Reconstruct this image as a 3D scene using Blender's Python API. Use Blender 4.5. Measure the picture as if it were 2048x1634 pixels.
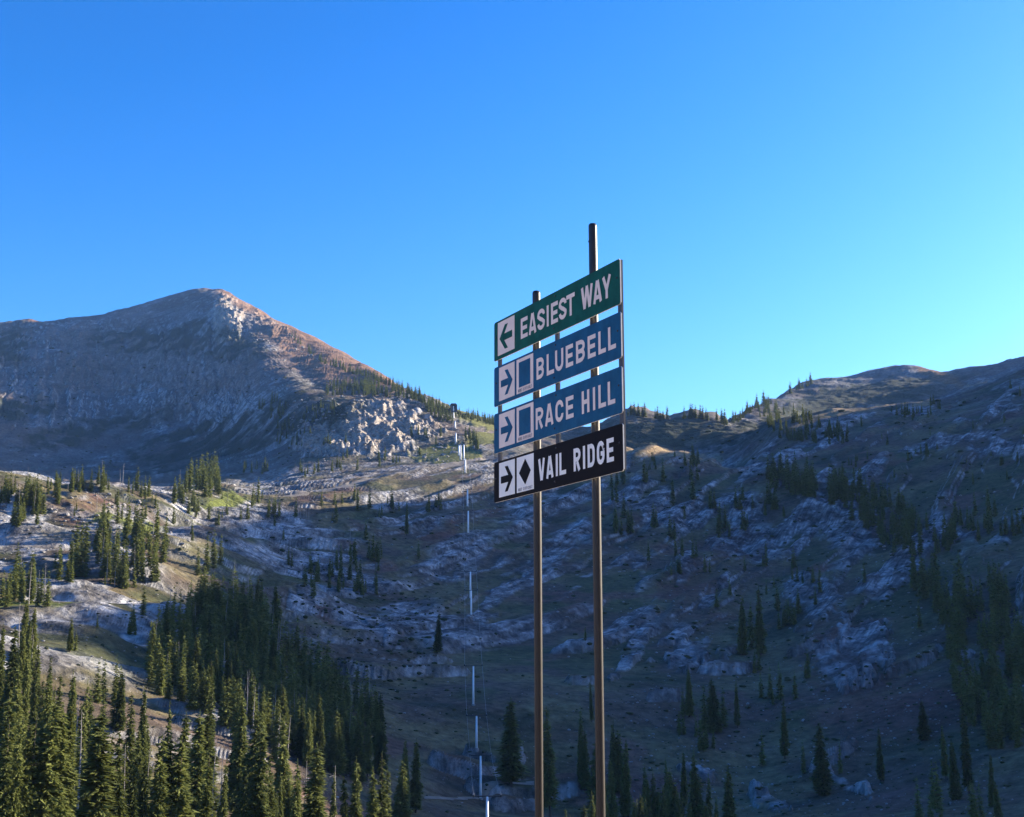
import bpy, math, random
import numpy as np
from mathutils import Matrix, Vector

# ------------------------------------------------------------------ camera, world, sun, exposure
scene = bpy.context.scene
for o in list(bpy.data.objects): bpy.data.objects.remove(o)
F, PITCH, ROLL = 2700.0, 0.1911, -0.0021          # focal length in photo pixels (2048 wide)
cam_data = bpy.data.cameras.new('camera'); cam = bpy.data.objects.new('camera', cam_data)
scene.collection.objects.link(cam); scene.camera = cam
cam_data.sensor_fit = 'HORIZONTAL'; cam_data.sensor_width = 36.0
cam_data.lens = F / 2048 * 36.0; cam_data.clip_start = 0.1; cam_data.clip_end = 60000
_r = Vector((1, 0, 0)); _f = Vector((0, math.cos(PITCH), math.sin(PITCH))); _u = Vector((0, -math.sin(PITCH), math.cos(PITCH)))
_cr = _r * math.cos(ROLL) + _u * math.sin(ROLL); _cu = -_r * math.sin(ROLL) + _u * math.cos(ROLL)
cam.matrix_world = Matrix(((_cr.x, _cu.x, -_f.x, 0), (_cr.y, _cu.y, -_f.y, 0), (_cr.z, _cu.z, -_f.z, 0), (0, 0, 0, 1)))

SUN_AZ, SUN_EL = math.radians(68), math.radians(18)   # azimuth measured from the view direction to the right
world = bpy.data.worlds.new("World"); scene.world = world; world.use_nodes = True
wn = world.node_tree; wn.nodes.clear()
sky = wn.nodes.new('ShaderNodeTexSky'); sky.sky_type = 'NISHITA'; sky.sun_disc = False
sky.sun_elevation = SUN_EL; sky.sun_rotation = SUN_AZ
sky.altitude = 1000; sky.air_density = 1.3; sky.dust_density = 2.6; sky.ozone_density = 4.0
hsv = wn.nodes.new('ShaderNodeHueSaturation'); hsv.inputs['Hue'].default_value = 0.508; hsv.inputs['Saturation'].default_value = 1.2
bg = wn.nodes.new('ShaderNodeBackground'); bg.inputs['Strength'].default_value = 0.05
wo = wn.nodes.new('ShaderNodeOutputWorld')
gam = wn.nodes.new('ShaderNodeGamma'); gam.inputs['Gamma'].default_value = 1.5
wn.links.new(sky.outputs[0], gam.inputs['Color']); wn.links.new(gam.outputs[0], hsv.inputs['Color']); wn.links.new(hsv.outputs[0], bg.inputs['Color']); wn.links.new(bg.outputs[0], wo.inputs['Surface'])
sd = bpy.data.lights.new('sun', 'SUN'); sd.energy = 5.0; sd.angle = math.radians(0.5); sd.color = (1.0, 0.86, 0.66)
sun = bpy.data.objects.new('sun', sd); scene.collection.objects.link(sun)
S_DIR = Vector((math.sin(SUN_AZ) * math.cos(SUN_EL), math.cos(SUN_AZ) * math.cos(SUN_EL), math.sin(SUN_EL)))
sun.rotation_euler = S_DIR.to_track_quat('Z', 'Y').to_euler(); sun.location = (60, 20, 80)
scene.view_settings.view_transform = 'Standard'; scene.view_settings.look = 'None'
scene.view_settings.gamma = 1.0; scene.view_settings.exposure = 1.74
scene.render.engine = 'CYCLES'

rng = np.random.default_rng(11); random.seed(11)
COL = scene.collection

# ------------------------------------------------------------------ helpers
def tag(o, label=None, cat=None, group=None, kind=None):
    if label: o['label'] = label
    if cat: o['category'] = cat
    if group: o['group'] = group
    if kind: o['kind'] = kind
    return o

def mesh_obj(name, verts, faces, mat=None, parent=None, smooth=False):
    me = bpy.data.meshes.new(name); me.from_pydata([tuple(v) for v in verts], [], [tuple(f) for f in faces]); me.update()
    if smooth:
        me.polygons.foreach_set('use_smooth', [True] * len(me.polygons))
    o = bpy.data.objects.new(name, me); COL.objects.link(o)
    if mat: me.materials.append(mat)
    if parent: o.parent = parent
    return o

def fast_mesh(name, V, Fc, mat=None, smooth=False):
    """V (n,3) array, Fc (m,k) array with constant k"""
    me = bpy.data.meshes.new(name); n = len(V); m, k = Fc.shape
    me.vertices.add(n); me.vertices.foreach_set('co', np.ascontiguousarray(V, np.float32).ravel())
    me.loops.add(m * k); me.loops.foreach_set('vertex_index', np.ascontiguousarray(Fc, np.int32).ravel())
    me.polygons.add(m); me.polygons.foreach_set('loop_start', np.arange(0, m * k, k, dtype=np.int32))
    me.update(calc_edges=True)
    me.polygons.foreach_set('use_smooth', np.full(m, smooth))
    if mat: me.materials.append(mat)
    return me

def empty(name, loc=(0, 0, 0), rot=(0, 0, 0)):
    o = bpy.data.objects.new(name, None); COL.objects.link(o); o.location = loc; o.rotation_euler = rot
    o.empty_display_size = 0.5
    return o

class MB:
    def __init__(s): s.v = []; s.f = []
    def box(s, x0, x1, y0, y1, z0, z1):
        b = len(s.v)
        s.v += [(x0, y0, z0), (x1, y0, z0), (x1, y1, z0), (x0, y1, z0), (x0, y0, z1), (x1, y0, z1), (x1, y1, z1), (x0, y1, z1)]
        s.f += [tuple(b + i for i in q) for q in ((0, 3, 2, 1), (4, 5, 6, 7), (0, 1, 5, 4), (1, 2, 6, 5), (2, 3, 7, 6), (3, 0, 4, 7))]
        return s
    def tube(s, p0, p1, r0, r1=None, n=12, caps=True):
        r1 = r0 if r1 is None else r1
        p0 = Vector(p0); p1 = Vector(p1); d = (p1 - p0).normalized()
        a = d.orthogonal().normalized(); c = d.cross(a); b = len(s.v)
        for p, r in ((p0, r0), (p1, r1)):
            for i in range(n):
                t = 2 * math.pi * i / n; q = p + a * (r * math.cos(t)) + c * (r * math.sin(t)); s.v.append(tuple(q))
        for i in range(n): s.f.append((b + i, b + (i + 1) % n, b + n + (i + 1) % n, b + n + i))
        if caps: s.f.append(tuple(b + i for i in reversed(range(n)))); s.f.append(tuple(b + n + i for i in range(n)))
        return s
    def build(s, name, mat, parent=None, smooth=False): return mesh_obj(name, s.v, s.f, mat, parent, smooth)

def sstep(a, b, x):
    t = np.clip((x - a) / (b - a), 0, 1); return t * t * (3 - 2 * t)

def _hash(ix, iy, seed):
    h = (ix.astype(np.int64) * 374761393 + iy.astype(np.int64) * 668265263 + seed * 1274126177) & 0xffffffff
    h = ((h ^ (h >> 13)) * 1274126177) & 0xffffffff
    return ((h ^ (h >> 16)) & 0xffff).astype(np.float32) / 65535.0 * 6.2831853

def gnoise(x, y, seed=0):
    ix = np.floor(x); iy = np.floor(y); fx = (x - ix).astype(np.float32); fy = (y - iy).astype(np.float32)
    ux = fx * fx * fx * (fx * (fx * 6 - 15) + 10); uy = fy * fy * fy * (fy * (fy * 6 - 15) + 10)
    def g(dx, dy):
        a = _hash(ix + dx, iy + dy, seed); return np.cos(a) * (fx - dx) + np.sin(a) * (fy - dy)
    a = g(0, 0); b = g(1, 0); c = g(0, 1); d = g(1, 1)
    return (a + (b - a) * ux + (c - a) * uy + (a - b - c + d) * ux * uy) * 1.5

def fbm(x, y, octv=4, seed=0, gain=.5, ridged=False):
    s = 0; a = 1; n = 0
    for i in range(octv):
        v = gnoise(x, y, seed + i * 17)
        if ridged: v = 1 - 2 * np.abs(v)
        s = s + a * v; n += a; a *= gain; x = x * 2.03 + 5.1; y = y * 2.03 + 1.7
    return s / n

def proj(x, y, z):
    yc = y * math.cos(PITCH) + z * math.sin(PITCH); zc = -y * math.sin(PITCH) + z * math.cos(PITCH)
    xr = x * math.cos(ROLL) + zc * math.sin(ROLL); zr = -x * math.sin(ROLL) + zc * math.cos(ROLL)
    return 1024 + F * xr / yc, 817 - F * zr / yc

def ray(px, py):
    a0 = (px - 1024) / F; a2 = -(py - 817) / F
    x = a0 * math.cos(ROLL) - a2 * math.sin(ROLL); zc = a0 * math.sin(ROLL) + a2 * math.cos(ROLL)
    return x, math.cos(PITCH) - zc * math.sin(PITCH), math.sin(PITCH) + zc * math.cos(PITCH)

def pt(px, py, r):
    x, y, z = ray(px, py); k = r / math.hypot(x, y); return (x * k, y * k, z * k)

# ------------------------------------------------------------------ materials
def mat_new(name):
    m = bpy.data.materials.new(name); m.use_nodes = True; return m, m.node_tree, m.node_tree.nodes['Principled BSDF']

def plain(name, col, rough=.7, metal=0.0, var=0.0, scale=8.0, col2=None, bump=0.0, spec=.3):
    m, nt, b = mat_new(name)
    b.inputs['Roughness'].default_value = rough; b.inputs['Metallic'].default_value = metal
    b.inputs['Specular IOR Level'].default_value = spec
    tc = nt.nodes.new('ShaderNodeTexCoord'); nz = nt.nodes.new('ShaderNodeTexNoise')
    nz.inputs['Scale'].default_value = scale; nz.inputs['Detail'].default_value = 6; nz.inputs['Roughness'].default_value = .65
    nt.links.new(tc.outputs['Object'], nz.inputs['Vector'])
    rp = nt.nodes.new('ShaderNodeValToRGB'); c2 = col2 or tuple(c * (1 - var) for c in col)
    rp.color_ramp.elements[0].position = .38; rp.color_ramp.elements[1].position = .62
    rp.color_ramp.elements[0].color = (*c2, 1); rp.color_ramp.elements[1].color = (*col, 1)
    nt.links.new(nz.outputs['Fac'], rp.inputs['Fac']); nt.links.new(rp.outputs[0], b.inputs['Base Color'])
    if bump:
        bp = nt.nodes.new('ShaderNodeBump'); bp.inputs['Strength'].default_value = bump; bp.inputs['Distance'].default_value = .01
        nt.links.new(nz.outputs['Fac'], bp.inputs['Height']); nt.links.new(bp.outputs[0], b.inputs['Normal'])
    return m

def terrain_mat(name):
    m, nt, b = mat_new(name); L = nt.links; N = nt.nodes
    b.inputs['Roughness'].default_value = .95; b.inputs['Specular IOR Level'].default_value = .15
    at = N.new('ShaderNodeAttribute'); at.attribute_name = 'ground'
    rk = N.new('ShaderNodeAttribute'); rk.attribute_name = 'rock'
    tc = N.new('ShaderNodeTexCoord')
    def noise(s, d, r=.6):
        n = N.new('ShaderNodeTexNoise'); n.inputs['Scale'].default_value = s; n.inputs['Detail'].default_value = d
        n.inputs['Roughness'].default_value = r; L.new(tc.outputs['Object'], n.inputs['Vector']); return n
    n1 = noise(.35, 8, .7); n2 = noise(.06, 5); v = N.new('ShaderNodeTexVoronoi'); v.inputs['Scale'].default_value = .45
    L.new(tc.outputs['Object'], v.inputs['Vector'])
    m1 = N.new('ShaderNodeMapRange'); m1.inputs['From Min'].default_value = .32; m1.inputs['From Max'].default_value = .68
    m1.inputs['To Min'].default_value = .45; m1.inputs['To Max'].default_value = 1.6; L.new(n1.outputs['Fac'], m1.inputs['Value'])
    m2 = N.new('ShaderNodeMapRange'); m2.inputs['From Min'].default_value = .3; m2.inputs['From Max'].default_value = .7
    m2.inputs['To Min'].default_value = .8; m2.inputs['To Max'].default_value = 1.2; L.new(n2.outputs['Fac'], m2.inputs['Value'])
    mm = N.new('ShaderNodeMath'); mm.operation = 'MULTIPLY'; L.new(m1.outputs[0], mm.inputs[0]); L.new(m2.outputs[0], mm.inputs[1])
    vm = N.new('ShaderNodeVectorMath'); vm.operation = 'SCALE'; L.new(at.outputs['Color'], vm.inputs[0]); L.new(mm.outputs[0], vm.inputs['Scale'])
    # stone speckle
    ms = N.new('ShaderNodeMapRange'); ms.inputs['From Min'].default_value = .62; ms.inputs['From Max'].default_value = .74
    n3 = noise(.9, 4, .7); L.new(n3.outputs['Fac'], ms.inputs['Value'])
    mx = N.new('ShaderNodeMix'); mx.data_type = 'RGBA'; mx.inputs[7].default_value = (.27, .26, .255, 1)
    sc = N.new('ShaderNodeMath'); sc.operation = 'MULTIPLY'; sc.inputs[1].default_value = .75; L.new(ms.outputs[0], sc.inputs[0])
    L.new(sc.outputs[0], mx.inputs[0]); L.new(vm.outputs[0], mx.inputs[6]); L.new(mx.outputs[2], b.inputs['Base Color'])
    ad = N.new('ShaderNodeMath'); ad.operation = 'MULTIPLY_ADD'; ad.inputs[1].default_value = .6
    L.new(v.outputs['Distance'], ad.inputs[0]); L.new(n1.outputs['Fac'], ad.inputs[2])
    bd = N.new('ShaderNodeMapRange'); bd.inputs['To Min'].default_value = .5; bd.inputs['To Max'].default_value = 2.6
    L.new(rk.outputs['Fac'], bd.inputs['Value'])
    bp = N.new('ShaderNodeBump'); bp.inputs['Strength'].default_value = .9
    L.new(bd.outputs[0], bp.inputs['Distance']); L.new(ad.outputs[0], bp.inputs['Height']); L.new(bp.outputs[0], b.inputs['Normal'])
    return m

def foliage_mat(name, c0, c1):
    m, nt, b = mat_new(name); L = nt.links; N = nt.nodes
    b.inputs['Roughness'].default_value = .75; b.inputs['Specular IOR Level'].default_value = .2
    oi = N.new('ShaderNodeObjectInfo'); ge = N.new('ShaderNodeNewGeometry')
    tc = N.new('ShaderNodeTexCoord'); nz = N.new('ShaderNodeTexNoise'); nz.inputs['Scale'].default_value = 1.3; nz.inputs['Detail'].default_value = 3
    L.new(tc.outputs['Object'], nz.inputs['Vector'])
    a = N.new('ShaderNodeMath'); a.operation = 'ADD'; L.new(oi.outputs['Random'], a.inputs[0]); L.new(ge.outputs['Random Per Island'], a.inputs[1])
    b2 = N.new('ShaderNodeMath'); b2.operation = 'ADD'; L.new(a.outputs[0], b2.inputs[0]); L.new(nz.outputs['Fac'], b2.inputs[1])
    mr = N.new('ShaderNodeMapRange'); mr.inputs['From Min'].default_value = .6; mr.inputs['From Max'].default_value = 2.2; L.new(b2.outputs[0], mr.inputs['Value'])
    mx = N.new('ShaderNodeMix'); mx.data_type = 'RGBA'; mx.inputs[6].default_value = (*c0, 1); mx.inputs[7].default_value = (*c1, 1)
    L.new(mr.outputs[0], mx.inputs[0]); L.new(mx.outputs[2], b.inputs['Base Color'])
    tr = N.new('ShaderNodeBsdfTranslucent'); L.new(mx.outputs[2], tr.inputs['Color'])
    ms = N.new('ShaderNodeMixShader'); ms.inputs[0].default_value = .34; out = nt.nodes['Material Output']
    L.new(b.outputs[0], ms.inputs[1]); L.new(tr.outputs[0], ms.inputs[2]); L.new(ms.outputs[0], out.inputs['Surface'])
    return m

M_TERRAIN = terrain_mat('mountain_ground')
M_PATH = plain('gravel_path', (.25, .215, .175), .95, var=.35, scale=.5)
M_FOL = foliage_mat('fir_needles', (.036, .052, .015), (.20, .225, .06))
M_BARK = plain('fir_bark', (.12, .095, .075), .9, var=.4, scale=3)
M_SNAG = plain('bleached_deadwood', (.36, .33, .30), .85, var=.35, scale=2)
M_ROCK = plain('granite_boulder', (.34, .325, .315), .9, var=.45, scale=.8)
M_SHRUB = foliage_mat('shrub_leaves', (.022, .035, .013), (.07, .08, .03))
M_POST = plain('weathered_brown_post', (.016, .010, .0065), .6, col2=(.008, .0055, .004), scale=14, bump=.12, spec=.2)
M_POST.node_tree.nodes['Principled BSDF'].inputs['Coat Weight'].default_value = .55
M_POST.node_tree.nodes['Principled BSDF'].inputs['Coat Roughness'].default_value = .30
M_GREEN = plain('green_sign_paint', (.005, .100, .075), .6, var=.30, scale=7, spec=.1)
M_BLUE = plain('blue_sign_paint', (.012, .105, .205), .6, var=.26, scale=7, spec=.1)
M_BLACK = plain('black_sign_paint', (.006, .0045, .006), .6, var=.3, scale=5, spec=.1)
M_WHITE = plain('cream_sheeting', (.86, .70, .60), .6, var=.08, scale=9)
M_WHITE2 = plain('white_sheeting', (.90, .86, .78), .6, var=.06, scale=9)
M_STRAP = plain('grey_steel_strap', (.07, .075, .085), .5, metal=.1, var=.3, scale=10)
M_EDGE = plain('rim_lit_board_edge', (.62, .62, .60), .5, var=.15, scale=12)  # pale tone puts the sunlit rim of the boards into the colour
M_BOLT = plain('dark_bolt', (.05, .05, .055), .4, metal=.6, var=.2, scale=40)
M_SMALL = plain('grey_small_print', (.22, .21, .23), .6, var=.1, scale=20)
M_TOWER = plain('white_tower_paint', (.90, .92, .94), .5, var=.08, scale=1.2)
M_DARKSTEEL = plain('dark_lift_steel', (.06, .065, .075), .5, metal=.4, var=.3, scale=2)
M_CABLE = plain('steel_cable', (.35, .35, .36), .4, metal=.6, var=.2, scale=2)
M_HUTWALL = plain('hut_brown_wall', (.12, .08, .06), .8, var=.3, scale=1.5)
M_HUTROOF = plain('hut_blue_roof', (.22, .42, .60), .5, var=.15, scale=1.0)

# ------------------------------------------------------------------ terrain: one sheet, heights from guide curves (photo column, photo row, range in metres)
AZ = np.concatenate([np.linspace(-180, -75, 22)[:-1], np.linspace(-75, -22.8, 90)[:-1], np.linspace(-22.8, 22.8, 1330)[:-1],
                     np.linspace(22.8, 75, 120)[:-1], np.linspace(75, 180, 22)])
AZR = np.radians(AZ)

RIDGE = {5: (914, 330), 6: (797, 400), 7: (628, 470), 8: (388, 580), 9: (417, 744), 10: (345, 868), 11: (318, 992), 12: (325, 1090),
         13: (331, 1180), 14: (437, 1363), 15: (519, 1550), 16: (620, 1860)}     # the spur beyond the right edge
def curve(pts, k, sm):
    az = []; rr = []; zz = []
    for (px, py, r) in pts:
        x, y, z = pt(px, py, r); az.append(math.degrees(math.atan2(x, y))); rr.append(r); zz.append(z / r)
    if k in RIDGE:
        py, r = RIDGE[k]; t = (1340 - py) / 2700 * math.cos(math.radians(36.2))
        az += [30, 36.2, 46, 60, 90, 180]; rr += [r * .93, r, r, r * .95, r * .9, r * .9]
        tl = zz[-1]; zz += [tl * .35 + t * .58, t, t * .7, t * .25, t * .1, .02]
    else:
        az += [60, 180]; rr += [rr[-1], rr[-1]]; zz += [zz[-1], zz[-1]]
    az = [-180, -90, -50] + az; rr = [rr[0]] * 3 + rr; zz = [zz[0] * .5, zz[0] * .7, zz[0]] + zz
    az = np.array(az); fine = np.arange(-180, 180.01, .04)
    def sm_(v):
        u = np.interp(fine, az, v); w = max(1, int(sm / .04)); ker = np.hanning(2 * w + 3); ker /= ker.sum()
        up = np.pad(u, (w + 1, w + 1), mode='edge'); u = np.convolve(up, ker, 'valid'); return np.interp(AZ, fine, u)
    return sm_(rr), sm_(zz)

C = {}
C[0] = [(1024, 6000, 1.5)]; C[1] = [(1024, 2080, 10)]; C[2] = [(1024, 1850, 60)]
C[3] = [(-200, 1790, 125), (0, 1790, 130), (512, 1790, 145), (1024, 1780, 180), (1500, 1780, 190), (2048, 1780, 190)]
C[4] = [(-300, 1640, 165), (0, 1650, 170), (512, 1655, 195), (760, 1650, 235), (1024, 1634, 270), (1500, 1634, 275), (2048, 1610, 250), (2300, 1590, 240)]
C[5] = [(-300, 1500, 200), (0, 1510, 205), (256, 1525, 215), (512, 1530, 240), (760, 1520, 280), (1024, 1500, 310), (1500, 1500, 325), (2048, 1480, 295), (2300, 1440, 290)]
C[6] = [(-300, 1390, 235), (0, 1400, 235), (256, 1420, 250), (512, 1425, 280), (800, 1410, 325), (1024, 1400, 340), (1500, 1400, 365), (2048, 1360, 340), (2300, 1290, 340)]
C[7] = [(-300, 1290, 280), (0, 1300, 280), (200, 1310, 290), (400, 1310, 325), (600, 1310, 365), (800, 1305, 395), (1024, 1300, 420), (1500, 1300, 435), (2048, 1240, 400), (2300, 1150, 405)]
C[8] = [(-300, 1205, 340), (0, 1210, 345), (200, 1200, 355), (330, 1195, 375), (512, 1200, 425), (800, 1200, 475), (1024, 1200, 495), (1500, 1200, 505), (2048, 1130, 460), (2300, 1040, 470)]
C[9] = [(-300, 1110, 410), (0, 1115, 415), (256, 1105, 430), (400, 1110, 470), (600, 1110, 530), (800, 1100, 565), (1024, 1100, 585), (1500, 1100, 595), (2048, 1030, 530), (2300, 950, 540)]
C[10] = [(-300, 1030, 470), (0, 1035, 475), (130, 1030, 485), (256, 1035, 505), (400, 1045, 560), (600, 1040, 625), (800, 1030, 650), (1024, 1010, 680), (1250, 1000, 670), (1500, 1010, 650), (1800, 980, 620), (2048, 940, 600), (2300, 860, 600)]
C[11] = [(-300, 920, 540), (0, 945, 540), (60, 960, 545), (110, 980, 550), (230, 968, 590), (330, 985, 600), (400, 988, 640), (512, 1004, 680), (620, 985, 740), (800, 948, 830), (950, 920, 880), (1020, 925, 870),
         (1150, 920, 840), (1250, 903, 820), (1330, 905, 800), (1430, 926, 760), (1480, 945, 730), (1560, 930, 715), (1700, 905, 720), (1850, 890, 710), (2048, 850, 690), (2300, 780, 680)]
C[12] = [(-300, 960, 640), (0, 975, 640), (110, 995, 650), (230, 985, 690), (330, 995, 690), (420, 985, 740), (512, 985, 800), (620, 955, 860), (800, 922, 920), (900, 900, 960), (980, 890, 970),
         (1150, 930, 930), (1250, 918, 890), (1330, 922, 870), (1430, 940, 830), (1480, 945, 800), (1560, 905, 790), (1700, 870, 800), (1850, 850, 790), (2048, 805, 770), (2300, 740, 760)]
C[13] = [(-300, 900, 1450), (0, 925, 1450), (250, 922, 1550), (400, 905, 1480), (520, 885, 1250), (600, 878, 1080), (700, 868, 1000), (850, 872, 1010), (950, 862, 1040), (1150, 890, 1090), (1250, 885, 1085), (1400, 893, 1070),
         (1470, 890, 1020), (1560, 850, 890), (1640, 832, 910), (1770, 817, 930), (1880, 802, 940), (2000, 762, 950), (2048, 744, 950), (2300, 660, 930)]
C[14] = [(-300, 790, 1820), (0, 810, 1850), (250, 800, 1930), (400, 770, 1850), (520, 790, 1500), (600, 806, 1260), (640, 808, 1200), (700, 800, 1150), (850, 806, 1120), (920, 828, 1150), (1000, 850, 1180), (1150, 872, 1180),
         (1250, 860, 1110), (1400, 870, 1095), (1470, 872, 1060), (1560, 850, 1180), (1640, 855, 1400), (1770, 840, 1480), (1880, 825, 1450), (2000, 795, 1420), (2048, 775, 1400), (2300, 690, 1100)]
C[15] = [(-300, 720, 2550), (0, 705, 2450), (130, 700, 2400), (250, 685, 2390), (350, 640, 2450), (425, 600, 2500), (450, 622, 2330), (490, 655, 2150), (540, 692, 1900), (580, 728, 1700), (610, 760, 1540), (640, 784, 1400), (700, 789, 1330), (760, 784, 1265), (850, 800, 1215),
         (920, 822, 1220), (1000, 845, 1240), (1150, 866, 1240), (1250, 840, 1140), (1400, 845, 1125), (1460, 858, 1110), (1510, 828, 1300), (1600, 800, 1650), (1700, 785, 1750), (1800, 770, 1790), (1900, 775, 1720), (2048, 748, 1640), (2300, 690, 1450)]
C[16] = [(-300, 690, 2950), (-100, 660, 2850), (0, 649, 2780), (60, 639, 2760), (100, 650, 2720), (150, 640, 2690), (200, 634, 2670), (300, 606, 2670), (350, 590, 2690), (385, 579, 2700), (410, 578, 2700), (445, 588, 2750), (480, 608, 2700), (520, 631, 2600), (600, 668, 2330), (700, 718, 1980), (760, 752, 1700),
         (800, 775, 1520), (850, 802, 1360), (900, 824, 1340), (985, 842, 1340), (1100, 864, 1330), (1180, 860, 1300), (1225, 838, 1230), (1262, 822, 1190), (1290, 826, 1180), (1340, 837, 1170), (1385, 827, 1170), (1430, 832, 1165), (1455, 848, 1165), (1475, 838, 1230), (1500, 818, 1450),
         (1560, 797, 1800), (1600, 771, 2050), (1640, 762, 2100), (1700, 757, 2120), (1760, 744, 2120), (1810, 739, 2080), (1850, 745, 2040), (1900, 752, 1990), (1960, 742, 1930), (2048, 716, 1850), (2300, 640, 2100)]
C[17] = [(px, py + 60, r + 500) for (px, py, r) in C[16]]
C[18] = [(1024, 1345, 4600)]; C[19] = [(1024, 1341, 6000)]
RC = []; TZ = []
for k in range(20):
    r_, t_ = curve(C[k], k, .9 if k < 15 else (.5 if k == 15 else .22)); RC.append(r_); TZ.append(t_)
RC = np.array(RC); ZC = np.array(TZ) * RC
for k in range(1, 20): RC[k] = np.maximum(RC[k], RC[k - 1] * 1.02 + .5)
SEG = [12, 12, 16, 60, 62, 60, 60, 66, 66, 60, 62, 26, 70, 84, 80, 66, 10, 8, 5]

def pchip(Y, seg):
    K = len(Y); d = Y[1:] - Y[:-1]; m = np.zeros_like(Y)
    prod = d[1:] * d[:-1]; m[1:-1] = np.where(prod > 0, 2 * prod / (d[1:] + d[:-1] + 1e-12 * np.sign(d[1:] + d[:-1])), 0)
    m[0] = d[0]; m[-1] = d[-1]; out = []
    for k in range(K - 1):
        t = (np.arange(seg[k] + (k == K - 2)) / seg[k])[:, None]
        h00 = 2 * t**3 - 3 * t**2 + 1; h10 = t**3 - 2 * t**2 + t; h01 = -2 * t**3 + 3 * t**2; h11 = t**3 - t**2
        out.append(h00 * Y[k] + h10 * m[k] + h01 * Y[k + 1] + h11 * m[k + 1])
    return np.concatenate(out)
RR = pchip(RC, SEG); ZZ = pchip(ZC, SEG)
TT = np.concatenate([k + np.arange(SEG[k] + (k == 18)) / SEG[k] for k in range(19)])[:, None] * np.ones_like(RR)
XX = RR * np.sin(AZR); YY = RR * np.cos(AZR)
NR, NC = RR.shape
PXg = 1024 + F * np.tan(np.clip(AZR, -1.2, 1.2))[None, :] * np.ones_like(RR) * 1.0
PX0, PY0 = proj(XX, np.maximum(YY, 1e-3), ZZ)
inview = (YY > 5)
PX0 = np.where(inview, PX0, -9999); PY0 = np.where(inview, PY0, -9999)

def blob(cx, cy, rx, ry, soft=.6, rot=0, nz=.35, seed=3):
    c, s = math.cos(math.radians(rot)), math.sin(math.radians(rot)); dx = PX0 - cx; dy = PY0 - cy
    u = (dx * c + dy * s) / rx; v = (-dx * s + dy * c) / ry
    d = np.sqrt(u * u + v * v) + nz * WOB
    return 1 - sstep(1 - soft * .5, 1 + soft * .5, d)

far = sstep(700, 1100, RR)
WOB = gnoise(PX0 / 23, PY0 / 13, 5) + .5 * gnoise(PX0 / 9, PY0 / 6, 6)
# --- terraces on the left benches and in the middle hillside
env = sstep(130, 260, RR) * (1 - sstep(4000, 8000, RR))
lf = (1 - sstep(430, 650, PX0)) * sstep(6.0, 7.2, TT) * (1 - sstep(11, 11.8, TT)) * inview
wn1 = fbm(XX / 90, YY / 60, 3, 40)
hstep = 13.0
wn2 = gnoise(XX / 110, YY / 80, 41) + .4 * gnoise(XX / 45, YY / 45, 42)
q = (ZZ + wn2 * 9 + XX * .05) / hstep; fr = q - np.floor(q)
ter = (sstep(.08, .95, fr) - fr) * hstep
ZZ = ZZ + ter * 1.0 * lf
mid = sstep(560, 900, PX0) * sstep(6.3, 7.5, TT) * (1 - sstep(12.5, 13.5, TT)) * inview
# slab noise: long slabs running up to the right
def slab(cx, cy, L1, L2, seed, octv=4):
    n = math.hypot(cx, cy); a = (XX * cx + YY * cy) / n; b = (XX * cy - YY * cx) / n
    return fbm(a / L1 + .35 * wn1, b / L2 + .5 * wn1, octv, seed, .55)
s_mid = slab(.45, .9, 105, 16, 60, 2); s_left = slab(.85, .5, 60, 14, 70, 2)
s_far = slab(1, .9, 170, 45, 80, 5)
SL = np.where(far > .5, 0, 0) + (s_mid * mid + s_left * (1 - mid)) * (1 - far) + s_far * far
SL = SL * (1 - lf) + lf * fbm(XX / 42, YY / 26, 3, 75)
rid = fbm(XX / 38, YY / 30, 3, 90, .5, ridged=True)
big = fbm(XX / 130, YY / 130, 3, 100)
bigf = fbm(XX / 420, YY / 420, 4, 110, ridged=True)
RK = sstep(-.12, .18, SL + .15 * rid)
cliff = blob(745, 858, 112, 46, .5) + blob(645, 888, 50, 26, .5) + .5 * blob(520, 650, 50, 16, .6, 28) + blob(450, 650, 30, 45, .6); cliff = np.clip(cliff, 0, 1)
meadow = blob(895, 910, 62, 17, .4) + blob(960, 830, 70, 22, .4, 22, .2) + blob(965, 880, 40, 14, .5, -12); meadow = np.clip(meadow, 0, 1)
BIAS = .10 * (1 - sstep(1000, 1300, PX0)) - .02 * sstep(1150, 1350, PX0) + .05 * sstep(1000, 1200, PX0) * (1 - sstep(1600, 1800, PX0)) * sstep(7.5, 8.5, TT) - .22 * (1 - sstep(5.5, 7.2, TT)) + .05 * (1 - sstep(500, 700, PX0)) - .34 * (1 - sstep(6.4, 7.6, TT)) * sstep(450, 600, PX0)
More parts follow.
